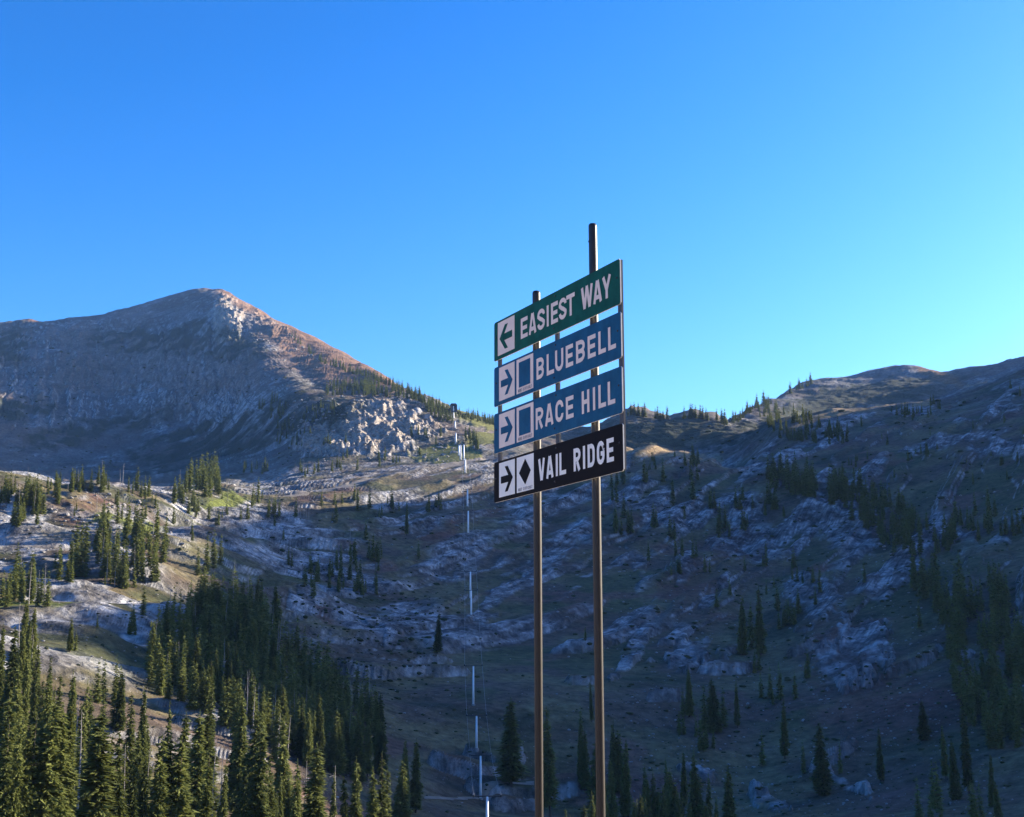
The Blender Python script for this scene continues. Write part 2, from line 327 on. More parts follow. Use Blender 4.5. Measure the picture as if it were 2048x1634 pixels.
OUT = sum(blob(cx, cy, rx, ry, .55, ro, .5) for (cx, cy, rx, ry, ro) in [(1590, 1050, 62, 20, -32), (1275, 1285, 42, 12, -45), (1255, 1330, 45, 9, -42), (1375, 1312, 38, 26, -20), (1372, 1140, 16, 38, 20), (1280, 1140, 16, 18, 0),
    (1300, 1045, 12, 30, 0), (1345, 1050, 22, 26, 0), (1430, 1085, 16, 20, -45), (1450, 1170, 14, 8, -45), (1590, 1180, 26, 30, 0), (1640, 1210, 40, 40, 30), (1700, 1080, 60, 24, 12), (1250, 1000, 34, 14, -10),
    (1870, 890, 62, 13, -14), (1975, 868, 45, 12, -16), (2010, 900, 50, 14, -10), (940, 1130, 50, 16, -38), (1120, 1110, 55, 22, -38), (1000, 1190, 50, 16, -35), (960, 1240, 34, 18, -30), (745, 1245, 16, 9, -40), (785, 1275, 22, 14, -40),
    (610, 1210, 36, 22, -25), (880, 1040, 60, 16, -25), (1130, 1020, 50, 18, -30), (1390, 1290, 30, 10, -20), (1415, 1215, 14, 18, 30), (1540, 1600, 40, 12, 12), (1400, 1545, 40, 9, 14), (1700, 1560, 50, 9, 25), (1730, 1290, 50, 50, 30), (1680, 1330, 50, 34, 30)])
OUT = np.clip(OUT, 0, 1) * (1 - far * .3)
RK = np.clip(sstep(-.05, .05, SL + .05 * rid + .10 * fbm(XX / 9, (YY * .5 + ZZ) / 5, 3, 350) + BIAS - .01) * (1 - .6 * (OUT > 9)) + OUT * sstep(-.5, -.1, SL), 0, 1)
D = big * 4 * env * (1 - far) + (SL * (1.0 + 1.0 * RK) + 1.1 * sstep(-.04, .10, SL) * sstep(.1, .7, RK) + 1.0 * sstep(.2, .3, SL) * RK) * env * (1 - far) + (rid - .3) * (.35 + .9 * RK) * env * (1 - far) + OUT * .6 * env * (1 - far)
skyk = 1 - .75 * np.exp(-((TT - 16) / .22)**2)
D = D + far * env * skyk * (bigf * 11 * sstep(1500, 2200, RR) + fbm(XX / 90, YY / 90, 5, 170, .55) * 9 + (rid - .3) * 2.6)
gul = fbm((XX + .35 * YY) / 34, YY / 260, 4, 130, .5, ridged=True)
D = D + far * env * skyk * gul * 0 * sstep(1300, 1700, RR)
crag = fbm(XX / 26, YY / 60, 5, 140, .6, ridged=True)
D = D + cliff * crag * 9 + cliff * (fbm(XX / 9, YY / 12, 2, 150, .6)) * 5
facem = far * sstep(1250, 1600, RR) * (1 - sstep(440, 540, PX0)) * sstep(620, 680, PY0) * (1 - sstep(800, 900, PY0)) * inview
gly = fbm(PX0 / 30 + .35 * WOB, PY0 / 240, 4, 131, .6, ridged=True)
D = D + facem * (gly - .4) * 9 * skyk + facem * fbm(PX0 / 60, PY0 / 12, 3, 133) * 5
near = 1 - sstep(14, 40, RR)
D = D * (1 - near) + near * fbm(XX / 6, YY / 6, 4, 160) * .25
D = D * (1 - .85 * meadow)
# path masks (photo pixels, width in px)
def line_mask(pts, w, seed=0):
    best = np.full(PX0.shape, 1e9)
    for (a, b) in zip(pts[:-1], pts[1:]):
        ax, ay = a; bx, by = b; dx, dy = bx - ax, by - ay
        sel = (PX0 > min(ax, bx) - 15) & (PX0 < max(ax, bx) + 15) & (PY0 > min(ay, by) - 15) & (PY0 < max(ay, by) + 15)
        t = np.clip(((PX0[sel] - ax) * dx + (PY0[sel] - ay) * dy) / (dx * dx + dy * dy), 0, 1)
        d = np.hypot(PX0[sel] - ax - t * dx, PY0[sel] - ay - t * dy); best[sel] = np.minimum(best[sel], d)
    return best < w
P1 = line_mask([(560, 998), (640, 984), (730, 966), (830, 948), (900, 932), (950, 920), (985, 912)], 3.2) & (TT > 10.2) & (TT < 12.4)
P2 = line_mask([(850, 1610), (900, 1606), (960, 1598), (1030, 1594), (1065, 1592)], 3.0) & (TT < 6)
P3 = line_mask([(190, 1480), (235, 1500), (300, 1528), (360, 1560)], 4.0) & (TT < 8)
pm = (P1 | P2 | P3)
ZZ = ZZ + np.where(YY > -1e9, D, 0)
# the near knoll the sign stands on stays just under the lens
# --- normals for colouring
def grad():
    V = np.stack([XX, YY, ZZ], -1); du = np.gradient(V, axis=0); dv = np.gradient(V, axis=1)
    n = np.cross(dv, du); n /= np.linalg.norm(n, axis=-1, keepdims=True) + 1e-9
    return np.where(n[..., 2:3] < 0, -n, n)
NRM = grad(); NZ = NRM[..., 2]
def mixc(a, b, m): return a + (b - a) * m[..., None]
cc = lambda *c: np.array(c, np.float32)[None, None, :]
soil = mixc(cc(.088, .066, .048) + 0 * NRM, cc(.125, .105, .055), sstep(-.2, .25, fbm(XX / 30, YY / 30, 4, 200)))
soil = mixc(soil, cc(.055, .066, .028), sstep(.05, .3, fbm(XX / 55, YY / 55, 4, 210)) * .8)
soil = mixc(soil, cc(.125, .066, .055), sstep(.18, .38, fbm(XX / 40, YY / 40, 4, 220)) * .7 * (1 - far))
rockc = mixc(cc(.15, .145, .145) + 0 * NRM, cc(.48, .48, .485), sstep(-.3, .3, fbm(XX / 9, YY / 9, 4, 230)))
talus = mixc(cc(.085, .078, .075) + 0 * NRM, cc(.135, .13, .13), sstep(-.3, .3, fbm(XX / 60, YY / 110, 4, 240)))
base = mixc(soil, talus, far * (.55 + .45 * sstep(1300, 1700, RR)))
rockm = np.clip(RK * np.maximum(OUT, sstep(-.10, .10, fbm(XX / 60, YY / 90, 3, 250) - .04 + BIAS * .8)), 0, 1) * (1 - far) + far * sstep(.1, .35, fbm(XX / 60, YY / 60, 5, 330, .6)) * .5
steep = 1 - sstep(.62, .82, NZ)
rockm = np.clip(np.maximum(rockm, steep * .75) + cliff * .8, 0, 1) * (1 - meadow)
rockc = mixc(rockc, cc(.36, .30, .24), cliff * .8)
CO = mixc(base, rockc, rockm * .92)
crk = fbm(XX / 7, (ZZ * 1.6 + YY * .35 + XX * .3) / 4.5, 4, 300, .6, ridged=True)
jnt = 1 - np.abs(slab(.5, .87, 34, 2.6, 360, 3)) * 3
CO = CO * (1 - .45 * (sstep(.45, .75, crk) * rockm * (1 - far))[..., None]) * (1 - .5 * (sstep(.35, .8, jnt) * rockm * (1 - far) * mid)[..., None])
# rib band of pinkish rock with dark clefts on the big face
band = far * (1 - sstep(1, 1.25, np.abs((PY0 - (735 + .06 * (PX0 - 350))) / 45 + .4 * WOB))) * (PX0 > 120) * (PX0 < 520)
ribs = fbm(PX0 / 16 + .5 * WOB, PY0 / 150, 3, 310, .6, ridged=True)
CO = mixc(CO, cc(.20, .13, .10), band * sstep(-.1, .5, ribs) * .6); CO = CO * (1 - .5 * (band * sstep(.1, -.3, -ribs * -1 + 0) * 0)[..., None])
warm = far * sstep(-.05, .3, fbm(XX / 200, YY / 200, 4, 320)); CO = mixc(CO, cc(.15, .10, .075), warm * .5)
flatg = lf * sstep(.86, .95, NZ) * (1 - rockm); CO = mixc(CO, cc(.17, .135, .05), flatg * .6 * sstep(-.2, .2, fbm(XX / 25, YY / 25, 3, 340)))
veg = sstep(.12 - .16 * lf, .3, fbm(XX / 70 + .3, YY / 45, 5, 260, .6)) * (1 - .8 * cliff) * (.35 + .65 * sstep(0, .3, -SL + .15))
veg_shade = far * np.clip(blob(260, 690, 90, 26, .8) + blob(370, 680, 60, 22, .8, -25) + blob(450, 700, 80, 28, .8) + blob(200, 860, 150, 22, .8, -12) + blob(420, 860, 150, 20, .8, -14) + blob(420, 900, 170, 36, .8, -14)
             + blob(20, 700, 40, 40, .8) + blob(30, 820, 90, 26, .8) + blob(620, 830, 90, 45, .8) + blob(1350, 870, 160, 30, .9) + blob(1600, 840, 120, 30, .9, -20) + blob(1750, 790, 160, 26, .9, -8), 0, 1) * sstep(-.35 - .5 * (PX0 > 1200), .1 - .45 * (PX0 > 1200), fbm(XX / 32, YY / 50, 4, 265))  # right-hand blobs paint shade of the back ridges; the rest is shrub
CO = mixc(CO, cc(.026, .034, .018), np.clip(veg * .75 * (1 - rockm * .5) * (.5 + .5 * (1 - far)) + veg_shade * .95, 0, .93))
# orange slopes; meadows and red talus (the plants' and stones' own colours)
orange = np.clip(blob(640, 712, 150, 42, .7, 31, .2) + blob(480, 610, 90, 14, .7, 28, .2) + blob(740, 745, 60, 18, .7, 25, .2) + blob(1880, 756, 45, 10, .7, 20) + blob(75, 645, 30, 8, .6), 0, 1)
CO = mixc(CO, cc(.20, .105, .055), orange * .75 * (1 - .5 * rockm))
CO = mixc(CO, cc(.14, .14, .035), meadow * .95)
green = np.clip(blob(285, 1060, 40, 12, .5) + blob(270, 1085, 26, 14, .5) + blob(160, 1212, 75, 10, .6, -8) + blob(440, 1010, 60, 10, .6, -8) + blob(230, 1046, 50, 6, .5) + blob(160, 1570, 30, 40, .7) + blob(280, 1590, 30, 30, .7) + blob(60, 1215, 60, 8, .6), 0, 1)
CO = mixc(CO, cc(.12, .14, .03), green * .95)
red = np.clip(blob(880, 1075, 42, 22, .8, -40) + blob(1800, 1400, 150, 60, 1.2) + blob(1700, 1330, 90, 40, 1) + blob(1380, 1180, 60, 40, 1) + blob(1460, 1090, 60, 40, 1), 0, 1)
CO = mixc(CO, cc(.12, .045, .035), red * .5 * (1 - .5 * rockm))
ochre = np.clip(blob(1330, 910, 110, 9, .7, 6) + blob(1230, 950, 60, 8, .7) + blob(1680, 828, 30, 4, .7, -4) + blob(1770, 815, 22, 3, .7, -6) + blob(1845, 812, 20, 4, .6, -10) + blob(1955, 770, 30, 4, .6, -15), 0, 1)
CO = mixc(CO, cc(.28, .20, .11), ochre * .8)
bounce_ground = np.maximum(1 - sstep(25, 90, RR), np.where(np.abs(AZ)[None, :] > 50, .9, 0) + 0 * RR)  # unseen near ground and outer hills paled to bounce warm light on the sign
CO = mixc(CO, cc(.42, .35, .27), bounce_ground)
CO = np.clip(CO, 0.01, .8)

idx = (np.arange(NR)[:, None] * NC + np.arange(NC)[None, :])
a = idx[:-1, :-1]; b = idx[:-1, 1:]; c = idx[1:, 1:]; d = idx[1:, :-1]
quads = np.stack([a, b, c, d], -1).reshape(-1, 4)
V = np.stack([XX, YY, ZZ], -1).reshape(-1, 3)
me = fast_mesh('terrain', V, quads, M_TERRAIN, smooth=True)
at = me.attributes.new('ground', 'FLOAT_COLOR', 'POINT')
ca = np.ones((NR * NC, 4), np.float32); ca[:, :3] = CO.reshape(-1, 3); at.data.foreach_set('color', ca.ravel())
at = me.attributes.new('rock', 'FLOAT', 'POINT'); at.data.foreach_set('value', rockm.astype(np.float32).ravel())
terr = bpy.data.objects.new('terrain', me); COL.objects.link(terr)
tag(terr, 'rocky alpine valley and mountain slopes around the ski area', kind='structure')
for nm, P, lab in (('path', P1, 'pale service road climbing to the meadow below the lift top'), ('path', P2, 'pale dirt track crossing the shaded valley floor'), ('path', P3, 'narrow dirt track between the lower conifers')):
    qs = quads.reshape(NR - 1, NC - 1, 4)[P[:-1, :-1]]
    if len(qs):
        u, inv = np.unique(qs.ravel(), return_inverse=True)
        vv = V[u] + np.array([0, 0, .12]); pm_ = fast_mesh(nm, vv, inv.reshape(-1, 4), M_PATH, smooth=True)
        po = bpy.data.objects.new(nm, pm_); COL.objects.link(po); tag(po, lab, kind='structure')

# visible lookup: for each column the first row whose photo row is at or above the asked one
PXd, PYd = proj(XX, np.maximum(YY, 1e-3), ZZ)
def col_of(px): return int(np.clip(np.searchsorted(AZ, math.degrees(math.atan((px - 1024) / F * 1.0))), 1, NC - 2))
def col_exact(px, py):
    x, y, z = ray(px, py); return int(np.clip(np.searchsorted(AZ, math.degrees(math.atan2(x, y))), 1, NC - 2))
def ground(px, py, tmin=3.0):
    j = col_exact(px, py); col = PYd[:, j]; r0 = int(np.searchsorted(TT[:, j], tmin))
    for i in range(r0, NR - 60):
        if col[i] <= py: return XX[i, j], YY[i, j], ZZ[i, j], RR[i, j], TT[i, j]
    i = int(np.argmin(col[:-60])); return XX[i, j], YY[i, j], ZZ[i, j], RR[i, j], TT[i, j]
def under_top(px, ytop, H, tmin=3.0):
    j = col_exact(px, ytop); r0 = int(np.searchsorted(TT[:, j], tmin))
    for i in range(r0, NR - 60):
        if PYd[i, j] - F * H / YY[i, j] * .98 <= ytop: return XX[i, j], YY[i, j], ZZ[i, j], RR[i, j], TT[i, j]
    return ground(px, ytop)

# ------------------------------------------------------------------ conifers
def conifer_arrays(seed, H=1.0, R=.12, nb=420, cl=5, size=.03, bare=.06, gaps=.0):
    """returns quads of a crown of leaf clumps, unit height"""
    g = np.random.default_rng(seed)
    t = bare + (1 - bare) * (1 - np.sqrt(g.random(nb))) ** .85 * 1.0
    t = np.clip(t, bare, .985); az = g.random(nb) * 6.283
    lump = .82 + .25 * np.sin(az * 2 + t * 21 + seed) + .12 * np.sin(t * 55 + az)
    prof = np.minimum(1, (1 - t) ** .75 * 1.15) * (1 - .35 * np.exp(-((t - bare) / .07) ** 2))
    L = R * prof * (.62 + .5 * g.random(nb)) * lump + .006
    keep = g.random(nb) > gaps * (np.sin(t * 37 + az * 1.5 + seed) > .4)
    t, az, L = t[keep], az[keep], L[keep]
    V = []; 
    for k in range(cl):
        s = (k + .5 + .4 * (g.random(len(t)) - .5)) / cl
        rr = L * s; dz = -L * s ** 1.5 * (.20 + .45 * g.random(len(t))) + .10 * L
        cx = np.cos(az) * rr; cy = np.sin(az) * rr; cz = t + dz
        w = size * (.55 + .9 * g.random(len(t))) * (1.1 - .45 * s) * (.55 + .45 * (1 - t)); ln = w * (1.3 + g.random(len(t)))
        tw = az + (g.random(len(t)) - .5) * 1.3; ux, uy = np.cos(tw), np.sin(tw); vz = (g.random(len(t)) - .65) * .9
        sx, sy = -uy, ux; tilt = (g.random(len(t)) - .5) * 1.6
        p0 = np.stack([cx - ux * ln * .4, cy - uy * ln * .4, cz - vz * ln * .4 + .0], -1)
        p2 = np.stack([cx + ux * ln, cy + uy * ln, cz + vz * ln * .8 - .15 * ln], -1)
        p1 = np.stack([cx + sx * w * .5, cy + sy * w * .5, cz + tilt * w * .5 - .3 * w], -1)
        p3 = np.stack([cx - sx * w * .5, cy - sy * w * .5, cz - tilt * w * .5 - .3 * w], -1)
        V.append(np.stack([p0, p1, p2, p3], 1))
    V = np.concatenate(V) 
    # leader
    n = 14; h = .93 + .07 * g.random(n); a_ = g.random(n) * 6.28; w = size * .45
    p0 = np.stack([np.cos(a_) * .001, np.sin(a_) * .001, h], -1); p2 = p0 + np.stack([np.cos(a_) * w * .6, np.sin(a_) * w * .6, np.full(n, .012)], -1)
    p1 = p0 + np.stack([np.sin(a_) * w * .3, -np.cos(a_) * w * .3, np.full(n, w * .3)], -1); p3 = p0 - np.stack([np.sin(a_) * w * .3, -np.cos(a_) * w * .3, np.full(n, -w * .3)], -1)
    V = np.concatenate([V, np.stack([p0, p1, p2, p3], 1)])
    V[..., 2] = np.clip(V[..., 2], .0, 1.0)
    return V.reshape(-1, 3) * H

def trunk_vf(R=.012, top=.97, n=7, bend=0.0, seed=0):
    g = random.Random(seed); v = []; f = []
    lv = [0, .08, .25, .5, .75, top]
    for i, h in enumerate(lv):
        r = R * (1 - h * .95) * (1.35 if i == 0 else 1); ox = bend * math.sin(h * 3 + seed); oy = bend * math.cos(h * 2.3 + seed)
        for k in range(n):
            a_ = 6.2832 * k / n; v.append((ox * h + r * math.cos(a_), oy * h + r * math.sin(a_), h - (.03 if i == 0 else 0)))
    for i in range(len(lv) - 1):
        for k in range(n): f.append((i * n + k, i * n + (k + 1) % n, (i + 1) * n + (k + 1) % n, (i + 1) * n + k))
    f.append(tuple(range((len(lv) - 1) * n, len(lv) * n)))
    return v, f

PROTO = []
for s, (R, nb, cl, bare, gaps, sz) in enumerate([(.100, 760, 7, .05, .3, .027), (.082, 700, 6, .08, .4, .025), (.118, 860, 7, .04, .25, .029), (.066, 620, 6, .10, .5, .023),
                                             (.105, 760, 7, .07, .5, .027), (.074, 660, 6, .05, .3, .024), (.130, 880, 7, .05, .4, .030), (.088, 680, 6, .14, .6, .025)]):
    Vc = conifer_arrays(300 + s, R=R, nb=nb, cl=cl, size=sz, bare=bare, gaps=gaps)
    cm = fast_mesh('crown', Vc, np.arange(len(Vc)).reshape(-1, 4), M_FOL)
    v, f = trunk_vf(seed=s, bend=.008); tm = bpy.data.meshes.new('trunk'); tm.from_pydata(v, [], f); tm.update(); tm.materials.append(M_BARK)
    PROTO.append((cm, tm))
LOW = [conifer_arrays(500 + s, R=[.105, .09, .12, .075, .1, .085][s], nb=210, cl=2, size=.045, bare=.05, gaps=.2) for s in range(6)]
# dead snags: pole with broken stubs
def snag_mesh(seed):
    g = random.Random(seed); mb = MB(); v, f = trunk_vf(R=.014, seed=seed, bend=.02, n=6); mb.v = list(v); mb.f = list(f)
    for k in range(34):
        h = .18 + .78 * g.random(); a_ = g.random() * 6.28; l = .055 * (1 - h) + .012 + .02 * g.random()
        mb.tube((0, 0, h), (math.cos(a_) * l, math.sin(a_) * l, h - l * .25), .0022, .0008, 4, False)
    m = bpy.data.meshes.new('snag'); m.from_pydata(mb.v, [], mb.f); m.update(); m.materials.append(M_SNAG); return m
SNAGS = [snag_mesh(s) for s in range(4)]

TREES = []   # dict(px, x,y,z, H, hp, zone, dead)
def add_tree(g_, H, zone, dead=False, wide=1.0, key=None):
    x, y, z, r, t = g_; TREES.append(dict(x=x, y=y, z=z, H=H, hp=F * H / y, zone=zone, dead=dead, wide=wide, key=key, px=1024 + F * x / y))
def T(px, ytop, ybase, zone, key=None, wide=1.0, dead=False):
    g_ = ground(px, ybase); add_tree(g_, max(2.0, (ybase - ytop) * g_[1] / F), zone, dead, wide, key)
def TT_(px, ytop, H, zone, key=None, wide=1.0, dead=False): add_tree(under_top(px, ytop, H), H, zone, dead, wide, key)
def inpoly(x, y, P):
    c_ = False; n = len(P)
    for i in range(n):
        x1, y1 = P[i]; x2, y2 = P[(i + 1) % n]
        if (y1 > y) != (y2 > y) and x < (x2 - x1) * (y - y1) / (y2 - y1) + x1: c_ = not c_
    return c_
def scatter(zone, P, n, hmin, hmax, dead=0.0, tmin=3.0, seed=0, wide=1.0, clump=.55):
    g = random.Random(seed + len(TREES)); xs = [p[0] for p in P]; ys = [p[1] for p in P]; k = 0; tries = 0
    cents = []
    while k < n and tries < n * 40:
        tries += 1
        if cents and g.random() < clump:
            c0 = g.choice(cents); x = c0[0] + g.gauss(0, 9); y = c0[1] + g.gauss(0, 4)
        else:
            x = g.uniform(min(xs), max(xs)); y = g.uniform(min(ys), max(ys)); cents.append((x, y))
        if not inpoly(x, y, P): continue
        g_ = ground(x, y, tmin); hp = hmin + (hmax - hmin) * g.random() ** 1.3
        add_tree(g_, hp * g_[1] / F, zone, g.random() < dead, wide * g.uniform(.85, 1.2)); k += 1

# prominent individual trees of the photo (column, top row, base row)
z = 'valley'
T(873, 1226, 1306, z, 'dark pyramid-shaped fir standing alone left of the white lift towers', 1.15)
T(812, 1000, 1072, z, 'slim dark fir standing alone on the pale ledges, centre of the picture')
T(1020, 1402, 1572, z, 'large dark fir at the valley floor just left of the sign posts', 1.35)
T(1100, 1425, 1640, z, 'dark tall fir seen between the two sign posts', 1.0)
T(1183, 1362, 1445, z, 'small dark fir touching the left side of the right sign post', .9)
T(1378, 1340, 1436, z, 'narrow black fir on the shaded slope, leftmost of the row right of the sign', .9)
T(1408, 1372, 1462, z, None, 1.2); T(1430, 1360, 1466, z, None, 1.2); T(1447, 1378, 1456, z)
T(1474, 1364, 1456, z, 'dark cone-shaped fir at the right end of the close clump right of the sign', 1.0)
T(1570, 1403, 1520, z, 'broad dark fir standing alone on the talus right of the sign', 1.3)
T(1525, 1462, 1532, z); T(1607, 1482, 1548, z, None, .8)
T(1645, 1452, 1592, z, 'broad dark fir near the bottom edge, right half of the picture', 1.3); T(1680, 1478, 1548, z, None, .7)
T(1761, 1455, 1562, z, 'solitary dark fir on the reddish slope near the lower right corner', .9)
T(1848, 1404, 1482, z, 'small fir alone in the middle of the reddish slope at lower right', 1.2)
T(1892, 1455, 1565, z); T(1938, 1392, 1592, z, 'tallest dark fir near the right edge of the valley floor', 1.05); T(1912, 1485, 1600, z)
T(1862, 1590, 1660, z); T(1882, 1602, 1665, z)
for q in ((1485, 1192, 1310), (1520, 1172, 1312), (1503, 1205, 1300), (1540, 1335, 1398), (1560, 1325, 1400), (1522, 1345, 1396), (1640, 1132, 1186), (1728, 1122, 1166),
          (1590, 1340, 1400), (1545, 1370, 1410), (1250, 1505, 1650), (1225, 1525, 1660), (1340, 1545, 1690), (1395, 1530, 1700), (1420, 1556, 1700), (1300, 1560, 1700), (1170, 1250, 1282), (1440, 1000, 1060), (1385, 940, 1000), (1345, 950, 1010), (1630, 1170, 1210), (1960, 1230, 1290)): T(*q, z)
z = 'ledge'
for q in ((708, 1072, 1130), (745, 1066, 1122), (737, 1078, 1118), (755, 1080, 1125), (626, 1142, 1197), (713, 976, 1022), (738, 974, 1020), (557, 1002, 1040), (535, 1000, 1038), (590, 995, 1036), (642, 978, 1012), (668, 980, 1014), (683, 978, 1008),
          (782, 994, 1018), (553, 1182, 1260), (520, 1170, 1250), (425, 1062, 1142), (440, 1068, 1130), (395, 1092, 1152), (412, 1070, 1148), (515, 955, 1010), (505, 965, 1012), (416, 1000, 1040), (452, 1005, 1030)): T(*q, z)
for x_ in (597, 601, 606, 611, 616): T(x_, 997 + (x_ % 3) * 2, 1036, z, dead=True)
T(700, 1050, 1080, z, dead=True); T(466, 1120, 1180, z, dead=True); T(494, 1130, 1200, z, dead=True)
z = 'bench'
T(138, 1236, 1306, z, 'single dark fir halfway down the sunlit pale ledges at left', 1.1); T(265, 1206, 1262, z, None, 1.1); T(285, 1172, 1232, z, None, 1.3)
T(205, 996, 1044, z); T(233, 996, 1048, z, None, 1.1); T(313, 1000, 1056, z); T(93, 1140, 1216, z); T(57, 1122, 1208, z, dead=True); T(150, 1258, 1302, z); T(193, 1228, 1255, z)
T(310, 985, 1020, z); T(345, 1005, 1050, z, None, .8); T(480, 1008, 1040, z)
scatter('upper_bench', [(0, 975), (60, 975), (150, 965), (260, 962), (300, 975), (300, 990), (150, 985), (100, 1020), (0, 1010)], 70, 28, 54, .12, seed=1)
scatter('bench', [(120, 985), (560, 990), (560, 1060), (330, 1090), (150, 1050)], 50, 18, 46, .12, seed=45)
scatter('road_trees', [(480, 960), (620, 950), (900, 925), (880, 905), (600, 930), (480, 940)], 26, 16, 34, .2, seed=46)
scatter('upper_bench', [(340, 985), (400, 960), (440, 965), (440, 990), (350, 1020)], 44, 40, 66, .1, seed=2)
scatter('upper_bench', [(30, 1000), (110, 990), (110, 1050), (20, 1060)], 34, 36, 60, .1, seed=3)
scatter('bench_stand', [(110, 1130), (220, 1080), (240, 1060), (330, 1085), (330, 1180), (170, 1180), (110, 1160)], 84, 52, 92, .14, seed=4)
scatter('left_edge', [(0, 1160), (50, 1170), (90, 1215), (0, 1225)], 24, 60, 88, .1, seed=5)
scatter('bench', [(0, 1080), (330, 1080), (330, 1330), (200, 1400), (0, 1230)], 26, 24, 56, .1, seed=41)
scatter('ledge', [(430, 990), (700, 985), (900, 1000), (850, 1130), (560, 1160), (430, 1100)], 34, 18, 44, .1, seed=42)
scatter('ledge_stand', [(690, 1110), (760, 1110), (760, 1190), (600, 1200), (560, 1180)], 52, 28, 46, .08, seed=6)
FOREST = [(295, 1330), (330, 1270), (400, 1230), (470, 1225), (540, 1240), (580, 1330), (690, 1400), (755, 1440), (755, 1530), (640, 1530), (560, 1500), (470, 1480), (420, 1440), (300, 1400)]
scatter('shaded_forest', FOREST, 430, 70, 108, .09, seed=7, clump=.12)
scatter('shaded_forest', [(190, 1400), (260, 1400), (280, 1460), (200, 1470)], 8, 80, 115, 0, seed=8)
scatter('shaded_forest', [(500, 1480), (640, 1500), (760, 1500), (770, 1580), (560, 1560)], 34, 95, 130, 0, seed=31)
scatter('shaded_forest', [(760, 1600), (850, 1600), (850, 1700), (760, 1700)], 5, 120, 150, 0, seed=9)
z = 'near_stand'
for (x_, yt, H, w_) in ((200, 1452, 17, 1.25), (265, 1402, 16, 1.2), (288, 1385, 15, .7), (335, 1420, 16, 1.0), (368, 1440, 15, 1.0), (392, 1442, 16, 1.2), (413, 1440, 16, 1.1), (420, 1384, 15, 1.2), (485, 1400, 18, 1.1), (500, 1440, 16, 1.0), (475, 1415, 15, .8),
                        (520, 1478, 17, .9), (570, 1446, 17, 1.1), (590, 1558, 14, .8), (624, 1542, 16, 1.1), (640, 1556, 14, .7), (668, 1575, 13, .8), (695, 1590, 13, .9), (713, 1570, 15, .9), (745, 1582, 14, .9), (762, 1556, 16, 1.0), (770, 1570, 14, .8),
                        (237, 1512, 15, .8), (250, 1542, 14, .5), (150, 1350, 15, .8), (175, 1380, 16, .8), (165, 1372, 17, .7), (117, 1360, 15, .8), (100, 1365, 17, .7), (70, 1345, 14, .9), (40, 1340, 15, .9), (20, 1410, 17, 1.1), (30, 1262, 17, 1.0), (8, 1255, 16, .8), (55, 1280, 16, .7),
                        (75, 1290, 14, .9), (320, 1515, 15, 1.0), (338, 1540, 15, .9), (352, 1550, 15, 1.0), (365, 1565, 14, .9), (415, 1555, 14, .8), (88, 1455, 17, 1.2), (60, 1470, 16, .9), (118, 1480, 17, .9), (135, 1500, 17, .8), (50, 1450, 15, .8), (105, 1460, 17, .9), (10, 1490, 15, .9),
                        (25, 1560, 15, .8), (45, 1570, 14, .9), (75, 1560, 15, .9), (95, 1600, 14, .8), (130, 1590, 14, .8), (215, 1560, 15, .8), (258, 1590, 13, .8), (290, 1620, 13, .8), (440, 1610, 13, .7), (480, 1600, 13, .8), (540, 1590, 14, .8), (600, 1610, 13, .7)):
    TT_(x_, yt, H, z, None, w_)
for (x_, yt) in ((155, 1405), (163, 1430), (283, 1378), (291, 1384), (436, 1520), (430, 1545), (110, 1540), (75, 1530), (558, 1445), (564, 1452), (575, 1448), (614, 1538), (670, 1545), (248, 1568)): TT_(x_, yt, 14, z, None, .7, True)
scatter('near_stand', [(0, 1480), (120, 1470), (190, 1560), (140, 1640), (150, 1760), (0, 1760)], 70, 105, 165, .12, seed=10, wide=.72)
scatter('near_stand', [(0, 1310), (80, 1310), (110, 1440), (0, 1450)], 22, 90, 130, .12, seed=11, wide=.85)
scatter('near_stand', [(150, 1560), (420, 1600), (640, 1640), (640, 1700), (150, 1700)], 30, 90, 150, .1, seed=44, wide=.95)
scatter('near_stand', [(300, 1690), (700, 1700), (760, 1760), (300, 1770)], 16, 110, 160, .15, seed=12, wide=.8)
# far
sk = C[16]
def skyline(px): return float(np.interp(px, [p[0] for p in sk], [p[1] for p in sk]))
g = random.Random(5)
for k in range(230):
    x_ = 570 + 420 * g.random() ** .6; y_ = skyline(x_) + g.uniform(1, 9)
    gr = ground(x_, y_); add_tree(gr, g.uniform(11, 23) * gr[1] / F, 'left_skyline')
scatter('cliff_top', [(655, 778), (760, 768), (850, 800), (900, 830), (880, 850), (830, 800), (700, 792), (650, 795)], 190, 17, 29, seed=13)
scatter('cliff_foot', [(500, 800), (620, 800), (700, 830), (620, 850), (520, 850)], 46, 15, 25, seed=14)
scatter('cliff_foot', [(560, 850), (640, 850), (600, 900), (520, 880)], 22, 15, 24, seed=15)
scatter('cliff_foot', [(640, 880), (700, 880), (690, 905), (640, 905)], 5, 18, 26, seed=16)
scatter('cliff_foot', [(820, 870), (880, 870), (880, 890), (820, 890)], 8, 20, 28, seed=16)
scatter('lift_slope', [(912, 868), (950, 880), (962, 905), (925, 888)], 18, 22, 34, seed=17)
scatter('lift_slope', [(885, 838), (905, 838), (905, 850), (885, 850)], 7, 15, 22, seed=18)
scatter('road_trees', [(560, 925), (700, 915), (700, 950), (560, 965)], 14, 18, 30, .3, seed=19)
for x_ in (1262, 1268, 1276, 1283, 1288, 1310, 1314, 1325, 1334, 1368, 1380, 1384, 1390, 1400, 1405, 1411, 1414, 1432, 1443, 1446, 1450, 1466, 1470, 1480, 1484, 1492, 1494, 1513, 1527, 1580, 1598, 1612, 1620):
    y_ = skyline(x_) + 2; gr = ground(x_, y_); add_tree(gr, g.uniform(18, 32) * gr[1] / F, 'right_skyline', wide=1.5)
